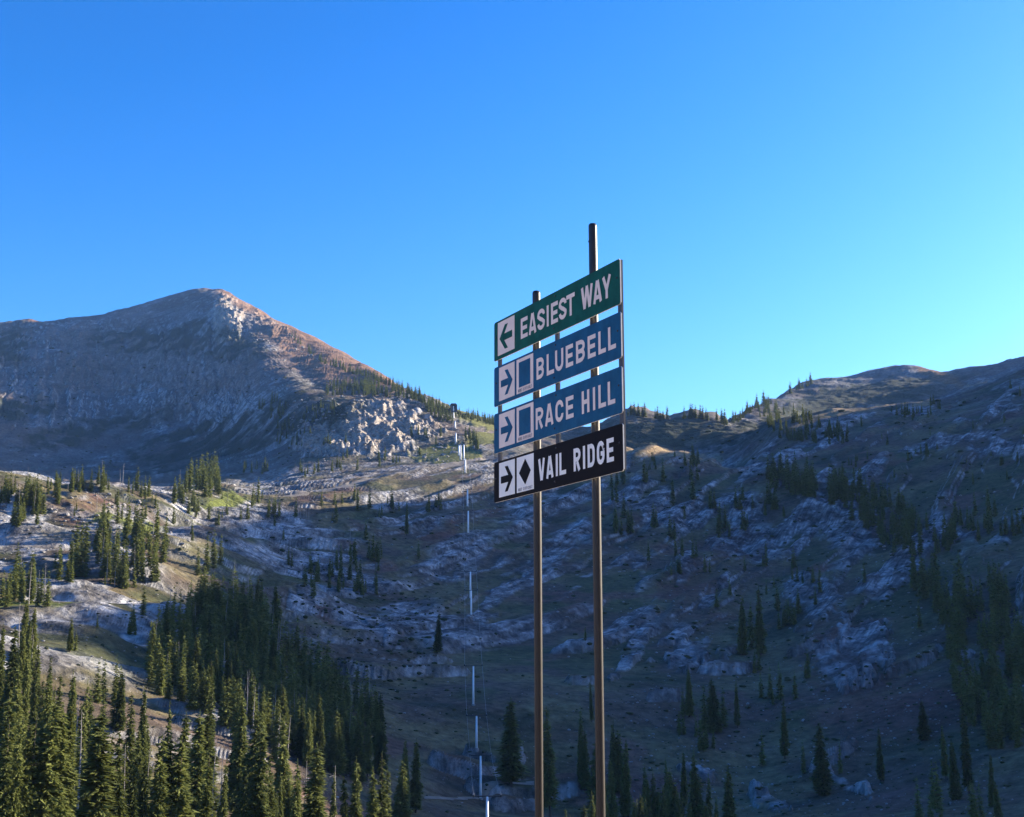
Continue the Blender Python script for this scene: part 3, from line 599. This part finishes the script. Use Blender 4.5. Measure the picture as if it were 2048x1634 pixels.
for k in range(90):
    x_ = g.choice((1265, 1280, 1320, 1385, 1405, 1445, 1475, 1500, 1530, 1600)) + g.gauss(0, 7); y_ = skyline(x_) + g.uniform(1, 8)
    gr = ground(x_, y_); add_tree(gr, g.uniform(9, 19) * gr[1] / F, 'right_skyline', wide=1.5)
scatter('spur', [(1365, 925), (1395, 915), (1400, 935), (1370, 938)], 11, 24, 38, seed=20)
scatter('spur', [(1260, 905), (1340, 915), (1420, 930), (1430, 940), (1300, 945)], 9, 14, 24, seed=21)
scatter('right_slope', [(1500, 812), (1560, 810), (1700, 870), (1700, 900), (1560, 880)], 120, 18, 32, seed=22)
scatter('right_slope', [(1530, 950), (1660, 955), (1830, 1030), (1860, 1120), (1790, 1110), (1660, 1010), (1540, 985)], 190, 34, 60, seed=23)
scatter('right_slope', [(1840, 1050), (2048, 1010), (2048, 1070), (1870, 1110)], 44, 34, 60, seed=24)
scatter('right_edge_wood', [(1800, 1160), (1990, 1150), (2048, 1260), (2048, 1500), (1980, 1510), (1900, 1380), (1890, 1300), (1800, 1230)], 230, 50, 90, seed=25)
scatter('right_slope', [(1640, 850), (2048, 770), (2048, 1000), (1700, 960)], 60, 14, 30, seed=26)
scatter('right_slope', [(1240, 950), (1500, 960), (1700, 1050), (1560, 1300), (1240, 1100)], 80, 28, 54, seed=27)
scatter('right_slope', [(1220, 960), (1290, 960), (1290, 1080), (1230, 1090)], 14, 36, 56, seed=28)
scatter('valley', [(1240, 1330), (1700, 1330), (1800, 1600), (1240, 1500)], 16, 30, 70, seed=43)
scatter('valley', [(1120, 1560), (1500, 1640), (1500, 1760), (1120, 1760)], 46, 100, 150, seed=29)
scatter('valley', [(1700, 1600), (2048, 1560), (2048, 1700), (1700, 1700)], 9, 80, 120, seed=30)

ZTXT = {'valley': ('on the shaded valley floor around and right of the sign posts', 'conifers of the shaded valley floor', 'dark green'),
        'ledge': ('on the pale rock ledges in the middle of the hillside', 'conifers of the middle rock ledges', 'green'),
        'bench': ('on the sunlit rock benches at left', 'scattered conifers of the left rock benches', 'green'),
        'upper_bench': ('on the topmost sunlit bench below the big mountain', 'conifers along the top bench', 'olive green'),
        'bench_stand': ('in the stand around the bright green meadow at left', 'conifer stand round the green meadow', 'olive green'),
        'left_edge': ('in the small stand at the left edge, halfway up the picture', 'small conifer stand at the left edge', 'dark green'),
        'ledge_stand': ('in the shaded stand under the middle ledges', 'shaded stand under the ledges', 'dark green'),
        'shaded_forest': ('in the dense shaded forest above the sunlit foreground trees', 'dense shaded forest left of centre', 'dark green'),
        'near_stand': ('in the sunlit stand filling the lower left corner', 'sunlit foreground conifers', 'sunlit yellow-green'),
        'left_skyline': ('on the skyline of the left mountain ridge', 'skyline conifers of the left ridge', 'tiny dark'),
        'cliff_top': ('above the sunlit cliff of the left ridge', 'conifers above the sunlit cliff', 'small dark'),
        'cliff_foot': ('beside the sunlit cliff of the left ridge', 'conifers beside the sunlit cliff', 'small dark'),
        'lift_slope': ('on the grassy slope beside the top of the ski lift', 'conifers beside the lift top', 'small green'),
        'road_trees': ('above the pale service road', 'conifers above the service road', 'small green'),
        'right_skyline': ('on the low skyline right of the sign', 'skyline conifers right of the sign', 'tiny dark'),
        'spur': ('on the sunlit spur right of the sign', 'conifers of the sunlit spur', 'small green'),
        'right_slope': ('on the shaded slope right of the sign', 'conifers of the shaded right slope', 'dark'),
        'right_edge_wood': ('in the dark wood at the right edge', 'dark wood at the right edge', 'dark')}
live = sorted([t for t in TREES if not t['dead']], key=lambda t: -t['hp'])
dead = sorted([t for t in TREES if t['dead']], key=lambda t: -t['hp'])
indiv = [t for t in live if t['key']]; rest = [t for t in live if not t['key']]
indiv += rest[:296 - len(indiv)]; stuff = rest[296 - len([t for t in live if t['key']]):]
byz = {}
for t in indiv: byz.setdefault(t['zone'], []).append(t)
for zn, ts in byz.items():
    where, grp, colr = ZTXT[zn]
    un = [t for t in ts if not t['key']]
    if len(un) > 3:
        m1 = max(un, key=lambda t: t['hp']); m1['key'] = 'tallest of the %s firs %s' % (colr, where)
        un.remove(m1); m2 = min(un, key=lambda t: t['px']); m2['key'] = 'leftmost %s fir %s' % (colr, where)
        un.remove(m2); m3 = max(un, key=lambda t: t['px']); m3['key'] = 'rightmost %s fir %s' % (colr, where)
    for t in ts: t['label'] = t['key'] or ('one of the many %s firs %s' % (colr, where)); t['group'] = grp
for i, t in enumerate(indiv):
    cm, tm = PROTO[random.randrange(len(PROTO))]
    e = empty('conifer_tree', (t['x'], t['y'], t['z'] - .2), (random.gauss(0, .018), random.gauss(0, .018), random.random() * 6.28))
    w = t['wide'] * random.choice((.78, .88, .95, 1.02, 1.1, 1.22)); e.scale = (t['H'] * w, t['H'] * w * random.uniform(.92, 1.08), t['H'])
    tag(e, ' '.join(t['label'].split()[:16]), 'tree', t['group'])
    for nm, m in (('crown', cm), ('trunk', tm)):
        o = bpy.data.objects.new(nm, m); COL.objects.link(o); o.parent = e
Vs = []
for t in stuff:
    A = LOW[random.randrange(6)]; th = random.random() * 6.28; c_, s_ = math.cos(th), math.sin(th); w = t['H'] * t['wide'] * 1.1
    B = np.stack([(A[:, 0] * c_ - A[:, 1] * s_) * w + t['x'], (A[:, 0] * s_ + A[:, 1] * c_) * w + t['y'], A[:, 2] * t['H'] + t['z'] - .2], -1); Vs.append(B)
Vs = np.concatenate(Vs); fo = bpy.data.objects.new('far_forest', fast_mesh('far_forest', Vs, np.arange(len(Vs)).reshape(-1, 4), M_FOL)); COL.objects.link(fo)
tag(fo, 'small distant conifers scattered over the ridges and slopes', 'forest', kind='stuff')
for i, t in enumerate(dead):
    where, grp, _ = ZTXT[t['zone']]
    o = bpy.data.objects.new('dead_tree', SNAGS[i % 4]); COL.objects.link(o); o.location = (t['x'], t['y'], t['z'] - .1); o.rotation_euler = (random.uniform(-.03, .03), random.uniform(-.03, .03), random.random() * 6)
    o.scale = (t['H'], t['H'], t['H'])
    tag(o, ' '.join(('bare grey dead tree trunk ' + where).split()[:16]), 'dead tree', 'bare dead trees ' + where)

# ------------------------------------------------------------------ rocks and shrubs (uncountable)
def scatter_ground(n, P, seed, tmin=3):
    g = np.random.default_rng(seed); xs = [p[0] for p in P]; ys = [p[1] for p in P]; out = []
    while len(out) < n:
        x = g.uniform(min(xs), max(xs)); y = g.uniform(min(ys), max(ys))
        if inpoly(x, y, P): out.append(ground(x, y, tmin))
    return out
ico = [(0, 0, 1), (.894, 0, .447), (.276, .851, .447), (-.724, .526, .447), (-.724, -.526, .447), (.276, -.851, .447), (.724, .526, -.447), (-.276, .851, -.447), (-.894, 0, -.447), (-.276, -.851, -.447), (.724, -.526, -.447), (0, 0, -1)]
icf = [(0, 1, 2), (0, 2, 3), (0, 3, 4), (0, 4, 5), (0, 5, 1), (1, 6, 2), (2, 7, 3), (3, 8, 4), (4, 9, 5), (5, 10, 1), (2, 6, 7), (3, 7, 8), (4, 8, 9), (5, 9, 10), (1, 10, 6), (6, 11, 7), (7, 11, 8), (8, 11, 9), (9, 11, 10), (10, 11, 6)]
ico = np.array(ico); icf = np.array(icf)
def rocks(name, zones, mat, lab, cat, flat=.6):
    g = np.random.default_rng(77); Vr = []; Fr = []; b = 0
    for (P, n, smin, smax, sd_) in zones:
        for (x, y, z_, r, t) in scatter_ground(n, P, sd_):
            s = (smin + (smax - smin) * g.random() ** 3) * y / F
            v = ico * (1 + .35 * (g.random((12, 1)) - .5)) * np.array([s * g.uniform(.8, 1.5), s * g.uniform(.7, 1.3), s * g.uniform(.5, 1) * flat * 1.4])
            th = g.random() * 6.28; v = np.stack([v[:, 0] * math.cos(th) - v[:, 1] * math.sin(th), v[:, 0] * math.sin(th) + v[:, 1] * math.cos(th), v[:, 2]], -1)
            Vr.append(v + np.array([x, y, z_ + s * .1])); Fr.append(icf + b); b += 12
    o = bpy.data.objects.new(name, fast_mesh(name, np.concatenate(Vr), np.concatenate(Fr), mat)); COL.objects.link(o)
    return tag(o, lab, cat, kind='stuff')
ALL = [(0, 980), (2048, 980), (2048, 1634), (0, 1634)]
rocks('boulders', [(ALL, 2000, .6, 3.6, 1), ([(1230, 1000), (1900, 1050), (1980, 1634), (1230, 1634)], 1800, .5, 3.6, 2), ([(570, 800), (850, 780), (870, 920), (600, 930)], 700, .8, 5, 3),
                   ([(860, 880), (910, 880), (910, 925), (860, 925)], 40, 1.5, 6, 4), ([(0, 980), (420, 980), (420, 1110), (0, 1110)], 350, 1, 6, 5), ([(420, 590), (640, 700), (640, 760), (420, 650)], 160, .8, 3.5, 6)],
      M_ROCK, 'pale granite boulders and talus strewn over the slopes', 'rocks')
rocks('shrubs', [(ALL, 1500, 1.5, 6, 11), ([(0, 650), (600, 700), (640, 960), (0, 960)], 500, 1, 4, 12), ([(1240, 850), (2048, 780), (2048, 1634), (1240, 1634)], 900, 1.5, 7, 13), ([(600, 1120), (900, 1180), (860, 1400), (560, 1400)], 350, 2, 7, 14)],
      M_SHRUB, 'low dark shrubs scattered over the hillsides', 'shrubs', .5)

# ------------------------------------------------------------------ trail sign
PHI = 0.4647; SX, SY, SZ, SW = -0.1363, 10.1294, 2.6308, 1.8757
SIGN = Matrix.Translation((SX, SY, SZ)) @ Matrix(((math.sin(PHI), math.cos(PHI), 0, 0), (-math.cos(PHI), math.sin(PHI), 0, 0), (0, 0, 1, 0), (0, 0, 0, 1)))
# sign space: x = along the panel to the right, y = away behind the panel, z = up from the top edge of the first panel
def sign_root(name, x, z, lab, cat, grp=None):
    e = empty(name); e.matrix_world = SIGN @ Matrix.Translation((x, 0, z)); tag(e, lab, cat, grp); return e

def ribbon(pts, w, closed=False):
    n = len(pts); v = []; f = []
    P = [Vector((p[0], p[1])) for p in pts]
    for i in range(n):
        if closed: d0 = (P[i] - P[i - 1]).normalized(); d1 = (P[(i + 1) % n] - P[i]).normalized()
        else:
            d0 = (P[i] - P[i - 1]).normalized() if i else (P[1] - P[0]).normalized(); d1 = (P[i + 1] - P[i]).normalized() if i < n - 1 else d0
        nn = Vector((-d0.y - d1.y, d0.x + d1.x)); nn = nn.normalized() if nn.length > 1e-6 else Vector((-d1.y, d1.x))
        k = (w / 2) / max(.5, nn.dot(Vector((-d1.y, d1.x)))); v += [P[i] + nn * k, P[i] - nn * k]
    m = n if closed else n - 1
    for i in range(m):
        j = (i + 1) % n; f.append((2 * i, 2 * i + 1, 2 * j + 1, 2 * j))
    return [(p.x, p.y) for p in v], f
def arc(cx, cy, rx, ry, a0, a1, n=7): return [(cx + rx * math.cos(math.radians(a0 + (a1 - a0) * i / n)), cy + ry * math.sin(math.radians(a0 + (a1 - a0) * i / n))) for i in range(n + 1)]
def glyph(c, w, h, t):
    """strokes (closed?, points) of a condensed bold capital in a w x h box with origin at the lower left"""
    a = t / 2; ry = min(w * .42, h * .25) - 0; rx = w / 2 - a; cx = w / 2
    if c == 'I': return [(0, [(w / 2, 0), (w / 2, h)])]
    if c == 'E': return [(0, [(a, 0), (a, h)]), (0, [(t, a), (w, a)]), (0, [(t, h / 2), (w * .92, h / 2)]), (0, [(t, h - a), (w, h - a)])]
    if c == 'F': return [(0, [(a, 0), (a, h)]), (0, [(t, h / 2), (w * .92, h / 2)]), (0, [(t, h - a), (w, h - a)])]
    if c == 'L': return [(0, [(a, 0), (a, h)]), (0, [(t, a), (w, a)])]
    if c == 'T': return [(0, [(0, h - a), (w, h - a)]), (0, [(cx, 0), (cx, h - t)])]
    if c == 'H': return [(0, [(a, 0), (a, h)]), (0, [(w - a, 0), (w - a, h)]), (0, [(t, h / 2), (w - t, h / 2)])]
    if c == 'A': return [(0, [(a, 0), (cx - a * .25, h)]), (0, [(w - a, 0), (cx + a * .25, h)]), (0, [(w * .26, h * .25), (w * .74, h * .25)])]
    if c == 'V': return [(0, [(a, h), (cx - a * .2, 0)]), (0, [(w - a, h), (cx + a * .2, 0)])]
    if c == 'Y': return [(0, [(a, h), (cx - a * .1, h * .40)]), (0, [(w - a, h), (cx + a * .1, h * .40)]), (0, [(cx, 0), (cx, h * .46)])]
    if c == 'W': return [(0, [(a, h), (w * .29, 0)]), (0, [(w * .29, 0), (cx, h)]), (0, [(cx, h), (w * .71, 0)]), (0, [(w * .71, 0), (w - a, h)])]
    if c == 'M': return [(0, [(a, 0), (a, h)]), (0, [(a, h), (cx, h * .2)]), (0, [(cx, h * .2), (w - a, h)]), (0, [(w - a, h), (w - a, 0)])]
    if c == 'U': return [(0, [(a, h)] + arc(cx, a + ry, rx, ry, 180, 360) + [(w - a, h)])]
    if c == 'O': return [(1, arc(cx, a + ry, rx, ry, 180, 360) + arc(cx, h - a - ry, rx, ry, 0, 180))]
    if c == 'C': return [(0, [(w - a, h * .36)] + arc(cx, a + ry, rx, ry, 360, 180) + arc(cx, h - a - ry, rx, ry, 180, 0) + [(w - a, h * .64)])]
    if c == 'G': return [(0, [(cx, h * .46), (w - a, h * .46)] + arc(cx, a + ry, rx, ry, 360, 180) + arc(cx, h - a - ry, rx, ry, 180, 0) + [(w - a, h * .66)])]
    if c == 'D': return [(0, [(a, 0), (a, h)]), (0, [(t, a), (cx, a)] + arc(cx, a + ry, rx, ry, -90, 0)[1:] + arc(cx, h - a - ry, rx, ry, 0, 90) + [(t, h - a)])]
    if c == 'S':
        r2 = h / 4 - a / 2
        return [(0, [(a, h * .30)] + arc(cx, a + r2, rx, r2, 180, 360)[1:] + [(w - a, h * .34)] + [(cx * 1.25, h * .46), (cx * .75, h * .54)] + [(a, h * .66)] + arc(cx, h - a - r2, rx, r2, 180, 0) + [(w - a, h * .70)])]
    if c in 'BR':
        r2 = h / 4 - a / 2; top = [(t, h - a), (cx, h - a)] + arc(cx, h - a - r2, rx, r2, 90, -90)[1:] + [(t, h - a - 2 * r2)]
        s = [(0, [(a, 0), (a, h)]), (0, top)]
        if c == 'B': s.append((0, [(t, a), (cx, a)] + arc(cx, a + r2, rx, r2, -90, 90)[1:] + [(t, a + 2 * r2)]))
        else: s.append((0, [(cx, h - a - 2 * r2 - a), (w - a * 1.2, 0)]))
        return s
    return []
def text_mesh(name, items, mat, parent, h, t, ybase, depth=-.0025):
    """items: (char, x0, x1); flat raised strokes"""
    v = []; f = []; k = 0
    for (c, x0, x1) in items:
        for (cl, pts) in glyph(c, x1 - x0, h, t):
            rv, rf = ribbon([(x0 + p[0], ybase + p[1]) for p in pts], t, bool(cl)); b = len(v)
            y = depth - .00012 * (k % 5); k += 1
            v += [(p[0], y, p[1]) for p in rv]; f += [tuple(b + i for i in q) for q in rf]
    return mesh_obj(name, v, f, mat, parent)
def poly(name, pts, y, mat, parent):
    v = [(p[0], y, p[1]) for p in pts] + [(p[0], y + .001, p[1]) for p in pts]; n = len(pts)
    f = [tuple(range(n)), tuple(reversed(range(n, 2 * n)))] + [(i, i + n, (i + 1) % n + n, (i + 1) % n) for i in range(n)]
    return mesh_obj(name, v, f, mat, parent)
def rect(x0, x1, z0, z1): return [(x0, z0), (x1, z0), (x1, z1), (x0, z1)]

PH = .305; TH = .009
def board(mat, parent):
    me_ = bpy.data.meshes.new('board'); mb = MB(); c_ = .012; x1 = SW
    out = [(c_, 0), (x1 - c_, 0), (x1, -c_), (x1, -PH + c_), (x1 - c_, -PH), (c_, -PH), (0, -PH + c_), (0, -c_)]
    n = 8; v = [(p[0], 0, p[1]) for p in out] + [(p[0], TH, p[1]) for p in out]
    f = [tuple(range(n)), tuple(reversed(range(n, 2 * n)))] + [(i, i + n, (i + 1) % n + n, (i + 1) % n) for i in range(n)]
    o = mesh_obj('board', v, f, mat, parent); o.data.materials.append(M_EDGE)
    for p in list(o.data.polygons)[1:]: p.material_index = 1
    return o
def screws(parent):
    for (x, z_) in ((.017 + .02, -.125), (.965, -.262), (.99, -.03), (1.835, -.12)):
        mb = MB(); mb.tube((x, .001, z_), (x, -.005, z_), .008, .006, 8); mb.build('screw', M_BOLT, parent)
def arrow(parent, x0, x1, mat, right):
    # box x0..x1, arrow shape in it, z relative to the panel top
    zc = -.148; hw = .095; L = lambda u: (x0 + (x1 - x0) * u) if right else (x1 - (x1 - x0) * u)
    tip = L(.88); sx = L(.13); bk = L(.38); bk2 = L(.56); inn = L(.66)
    pts = [(sx, zc - .026), (sx, zc + .026), (L(.60), zc + .026), (bk, zc + hw), (bk2, zc + hw), (tip, zc), (bk2, zc - hw), (bk, zc - hw), (L(.60), zc - .026)]
    if not right: pts = pts[::-1]
    # split in convex pieces to keep the triangulation simple
    poly('arrow', pts, -.0032, mat, parent)
def panel(name, ztop, mat, lab, wmat, words, right, box2, small=None):
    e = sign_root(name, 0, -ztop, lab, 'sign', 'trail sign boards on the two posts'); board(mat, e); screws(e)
    x0 = .066 if not right else .088
    pl = poly('arrow_plate', rect(x0, .350, -.275, -.016), -.0012, wmat, e); arrow(pl, x0, .350, mat, right)
    if box2:
        p2 = poly('difficulty_plate', rect(.382, .650, -.275, -.016), -.0012, wmat, e)
        if box2 == 'square': poly('square_symbol', rect(.424, .606, -.232, -.043), -.0032, mat, p2)
        else: poly('diamond_symbol', [(.519, -.228), (.606, -.134), (.519, -.040), (.422, -.134)], -.0032, mat, p2)
        items = []; x = .408; n = len(small); cw = (.632 - .408) / n
        for i, c_ in enumerate(small):
            if c_ != ' ': items.append((c_, x + i * cw + .0015, x + (i + 1) * cw - .0015))
        text_mesh('caption', items, M_SMALL, p2, .022, .0038, -.2665)
    cur = [words[0]]
    for w_ in words[1:] + [None]:
        if w_ is None or w_[1] - cur[-1][2] > .075 and (w_[0], cur[-1][0]) != ('L', 'L'):
            text_mesh('lettering', cur, wmat, e, .155, .0300, -.2285); cur = []
        if w_: cur.append(w_)
    return e
panel('trail_sign', 0, M_GREEN, 'green sign board reading EASIEST WAY with left arrow, topmost of four', M_WHITE,
      [('E', .457, .568), ('A', .586, .706), ('S', .722, .838), ('I', .862, .902), ('E', .932, 1.034), ('S', 1.048, 1.160), ('T', 1.158, 1.278), ('W', 1.364, 1.527), ('A', 1.530, 1.645), ('Y', 1.650, 1.766)], False, None)
panel('trail_sign', .357, M_BLUE, 'blue sign board reading BLUEBELL with right arrow, second from top', M_WHITE,
      [('B', .704, .818), ('L', .861, .970), ('U', .987, 1.106), ('E', 1.141, 1.246), ('B', 1.286, 1.408), ('E', 1.447, 1.553), ('L', 1.589, 1.686), ('L', 1.716, 1.813)], True, 'square', 'MORE DIFFICULT')
panel('trail_sign', .7184, M_BLUE, 'blue sign board reading RACE HILL with right arrow, third from top', M_WHITE,
      [('R', .688, .804), ('A', .830, .957), ('C', .985, 1.100), ('E', 1.136, 1.244), ('H', 1.357, 1.460), ('I', 1.505, 1.540), ('L', 1.580, 1.676), ('L', 1.700, 1.793)], True, 'square', 'MORE DIFFICULT')
panel('trail_sign', 1.0916, M_BLACK, 'black sign board reading VAIL RIDGE with black diamond, lowest of four', M_WHITE2,
      [('V', .722, .823), ('A', .842, .951), ('I', .980, 1.016), ('L', 1.035, 1.130), ('R', 1.236, 1.332), ('I', 1.362, 1.397), ('D', 1.427, 1.521), ('G', 1.549, 1.648), ('E', 1.675, 1.765)], True, 'diamond', 'MOST DIFFICULT')
def strap(x, lab):
    e = sign_root('mounting_strap', x, 0, lab, 'strap', 'steel straps behind the sign boards')
    mb = MB(); mb.box(-.024, .024, TH + .0005, TH + .0055, -1.392, -.006); mb.box(.0195, .024, TH + .0056, TH + .014, -1.392, -.006); mb.build('bar', M_STRAP, e)
    for z_ in (-.10, -.21, -.45, -.57, -.81, -.93, -1.18, -1.30):
        MB().tube((0, TH + .005, z_), (0, TH + .013, z_), .009, .009, 6).build('bolt', M_BOLT, e)
strap(.070, 'steel strap behind the left ends of the sign boards'); strap(.990, 'steel strap behind the middle of the sign boards, between the posts'); strap(1.850, 'steel strap behind the right ends of the sign boards')
def post(xs, ztop, lab):
    e = empty('sign_post'); e.matrix_world = SIGN @ Matrix.Translation((xs, .062, 0)); tag(e, lab, 'post', 'posts carrying the trail signs')
    mb = MB(); R_ = .029; n = 28; zs = [ztop - .012] + [ztop - .02 - i * .25 for i in range(32)]; b0 = 0; v = []; f = []
    rj = random.Random(int(xs * 100))
    v += [(R_ * .8 * math.cos(6.2832 * k / n), R_ * .8 * math.sin(6.2832 * k / n), ztop) for k in range(n)]
    for z_ in zs: v += [(R_ * math.cos(6.2832 * k / n), R_ * math.sin(6.2832 * k / n), z_) for k in range(n)]
    for i in range(len(zs)): 
        for k in range(n): f.append((i * n + k, (i + 1) * n + k, (i + 1) * n + (k + 1) % n, i * n + (k + 1) % n))
    f.append(tuple(range(n))); o = mesh_obj('pole', v, f, M_POST, e, True)
    for z_ in (-.15, -.51, -.87, -1.24):
        m2 = MB(); m2.box(-.05, .05, -.0585, -.0515, z_ - .018, z_ + .018); m2.build('clamp', M_STRAP, e)
    m3 = MB(); m3.tube((0, -R_ + .004, ztop - .13), (0, -R_ - .006, ztop - .13), .006, .006, 8); m3.build('bolt', M_BOLT, e)
XP = (.585, 1.425)
post(XP[0], .115, 'left brown round post carrying the sign boards, the shorter one'); post(XP[1], .38, 'right brown round post carrying the sign boards, reaching highest above them')

# ------------------------------------------------------------------ ski lift
def tower(px, ytop, ybase, lab, arm=True, w=1.0, r=None):
    g_ = ground(px, ybase) if r is None else pt(px, ybase, r) + (r, 0)
    x, y, z_ = g_[:3]; H = (ybase - ytop) * y / F; e = empty('lift_tower', (x, y, z_)); tag(e, lab, 'lift tower', 'towers of the ski lift')
    rr = max(.24, 1.7 * y / F) * w
    MB().tube((0, 0, -.8), (0, 0, H), rr * 1.15, rr * .8, 10).build('pole', M_TOWER, e, True)
    MB().tube((0, 0, -.6), (0, 0, .25), rr * 2.0, rr * 2.0, 10).build('footing', M_ROCK, e)
    if arm:
        a = 2.1; m = MB(); m.box(-a, a, -.12, .12, H - .05, H + .14); m.build('crossarm', M_DARKSTEEL, e)
        for s in (-1, 1):
            m = MB(); m.box(s * a - .12, s * a + .12, -1.6, 1.6, H + .22, H + .4)
            for k in range(5): m.tube((s * a - .1, -1.4 + k * .7, H + .2), (s * a + .1, -1.4 + k * .7, H + .2), .2, .2, 8)
            m.build('sheave_train', M_DARKSTEEL, e)
    return Vector((x, y, z_ + H + .45))
tops = []
tl = [(973, 1604, 1700, 'nearest lift tower, cut by the bottom edge left of the sign posts'), (961, 1519, 1600, 'white lift tower rising from the dirt track'),
      (952, 1443, 1506, 'second white lift tower above the dirt track'), (946.5, 1336, 1411, 'white lift tower standing alone in the middle of the shaded slope'),
      (941.5, 1183, 1232, 'lower of the two overlapping lift towers left of the sign post'), (940, 1145, 1198, 'upper of the two overlapping lift towers left of the sign post'),
      (935.5, 1024, 1069, 'white lift tower just below the diamond sign board'), (933.5, 980, 1015, 'white lift tower beside the lower left corner of the sign'),
      (929, 919, 948, 'white lift tower just under the lit meadow'), (926, 889, 922, 'lift tower in the close group at the meadow, rightmost one'), (921, 889, 920, 'lift tower in the close group at the meadow, middle one'),
      (916.5, 890, 912, 'lift tower in the close group at the meadow, leftmost one'), (911, 866, 889, 'lift tower between the meadow and the skyline slope'), (909, 842, 857, 'small lift tower on the grassy skyline slope')]
for (px, yt, yb, lab) in tl: tops.append(tower(px, yt, yb, lab))
gx, gy, gz, gr_, _ = ground(906.5, 836)
e = empty('lift_terminal', (gx, gy, gz)); tag(e, 'dark framed lift top station on a white mast at the skyline', 'lift station')
k = gy / F
MB().tube((0, 0, -1), (0, 0, 18 * k), 1.6 * k, 1.3 * k, 10).build('mast', M_TOWER, e)
m = MB()
ring = [(-6, 13), (-6, 25), (-4, 27.5), (4, 27.5), (6, 25), (6, 13), (4, 12), (-4, 12)]
rv, rf = ribbon([(p[0] * k, p[1] * k) for p in ring], 2.6 * k, True)
n_ = len(rv); m.v = [(p[0], -.8, p[1]) for p in rv] + [(p[0], .8, p[1]) for p in rv]
m.f = [tuple(q) for q in rf] + [tuple(i + n_ for i in reversed(q)) for q in rf]
nn = n_ // 2
for i in range(nn):
    j = (i + 1) % nn
    for s in (0, 1): m.f.append((2 * i + s, 2 * j + s, 2 * j + s + n_, 2 * i + s + n_))
m.build('frame', M_DARKSTEEL, e)
m = MB(); m.box(-4.6 * k, 4.6 * k, .2, .4, 13 * k, 26 * k); m.build('back_panel', M_DARKSTEEL, e)
m = MB(); m.box(-.9 * k, .9 * k, -.9, -.85, 13 * k, 23 * k); m.build('hanger', M_TOWER, e)
tops.append(Vector((gx, gy, gz + 14 * k)))
def hut(px, yb, wpx, hpx, lab, roofm):
    x, y, z_, r, t = ground(px, yb); k = y / F; e = empty('hut', (x, y, z_)); tag(e, lab, 'hut')
    w = wpx * k / 2; h = hpx * k
    MB().box(-w, w, -2, 2, -1, h).build('wall', M_HUTWALL, e)
    mesh_obj('roof', [(-w * 1.15, -2.5, h + .01), (w * 1.15, -2.5, h + .01), (w * 1.15, 2.5, h + .01), (-w * 1.15, 2.5, h + .01), (-w * 1.15, 0, h * 1.6), (w * 1.15, 0, h * 1.6)], [(0, 1, 5, 4), (2, 3, 4, 5), (0, 4, 3), (1, 2, 5), (3, 2, 1, 0)], roofm, e)
    MB().box(-w * .3, w * .15, -2.06, -1.995, 0, h * .75).build('door', M_DARKSTEEL, e)
hut(932, 831, 13, 3, 'small low hut with light blue roof at the lift top', M_HUTROOF)
hut(917, 829, 8, 4, 'small dark hut beside the lift top station on the skyline', M_DARKSTEEL)
hut(898, 824, 12, 3, 'dark shed just left of the lift top station', M_DARKSTEEL)
tops.sort(key=lambda p: p.y)
for s, lab in ((-1, 'left haul cable of the ski lift running up the hillside'), (1, 'right haul cable of the ski lift running up the hillside')):
    m = MB(); pts = []
    for A, B in zip(tops[:-1], tops[1:]):
        L_ = (B - A).length; n = max(3, int(L_ / 12))
        for i in range(n):
            u = i / n; p = A.lerp(B, u); p.z -= 4 * .012 * L_ * u * (1 - u); pts.append(p + Vector((s * 2.1, 0, 0)))
    pts.append(tops[-1] + Vector((s * 2.1, 0, 0)))
    for p, q_ in zip(pts[:-1], pts[1:]): m.tube(p, q_, .012 + .000035 * p.y, .012 + .000035 * p.y, 5, False)
    o = m.build('haul_cable', M_CABLE); tag(o, lab, 'cable', 'haul cables of the ski lift')
print('trees', len(live), 'individual', len(indiv), 'dead', len(dead), 'terrain verts', NR * NC)

# ------------------------------------------------------------------ clear mountain air
hz = MB(); hz.box(-6300, 6300, -6300, 6300, float(ZZ.min()) - 3, 1150.0); hm = bpy.data.materials.new('mountain_air'); hm.use_nodes = True
hm.node_tree.nodes.clear(); ho = hm.node_tree.nodes.new('ShaderNodeOutputMaterial'); hv = hm.node_tree.nodes.new('ShaderNodeVolumePrincipled')
hv.inputs['Color'].default_value = (.26, .50, 1.0, 1); hv.inputs['Density'].default_value = 0.00004; hv.inputs['Anisotropy'].default_value = .2
hm.node_tree.links.new(hv.outputs[0], ho.inputs['Volume'])
tag(hz.build('haze', hm), 'thin blue air between the camera and the far slopes', 'haze', kind='stuff')
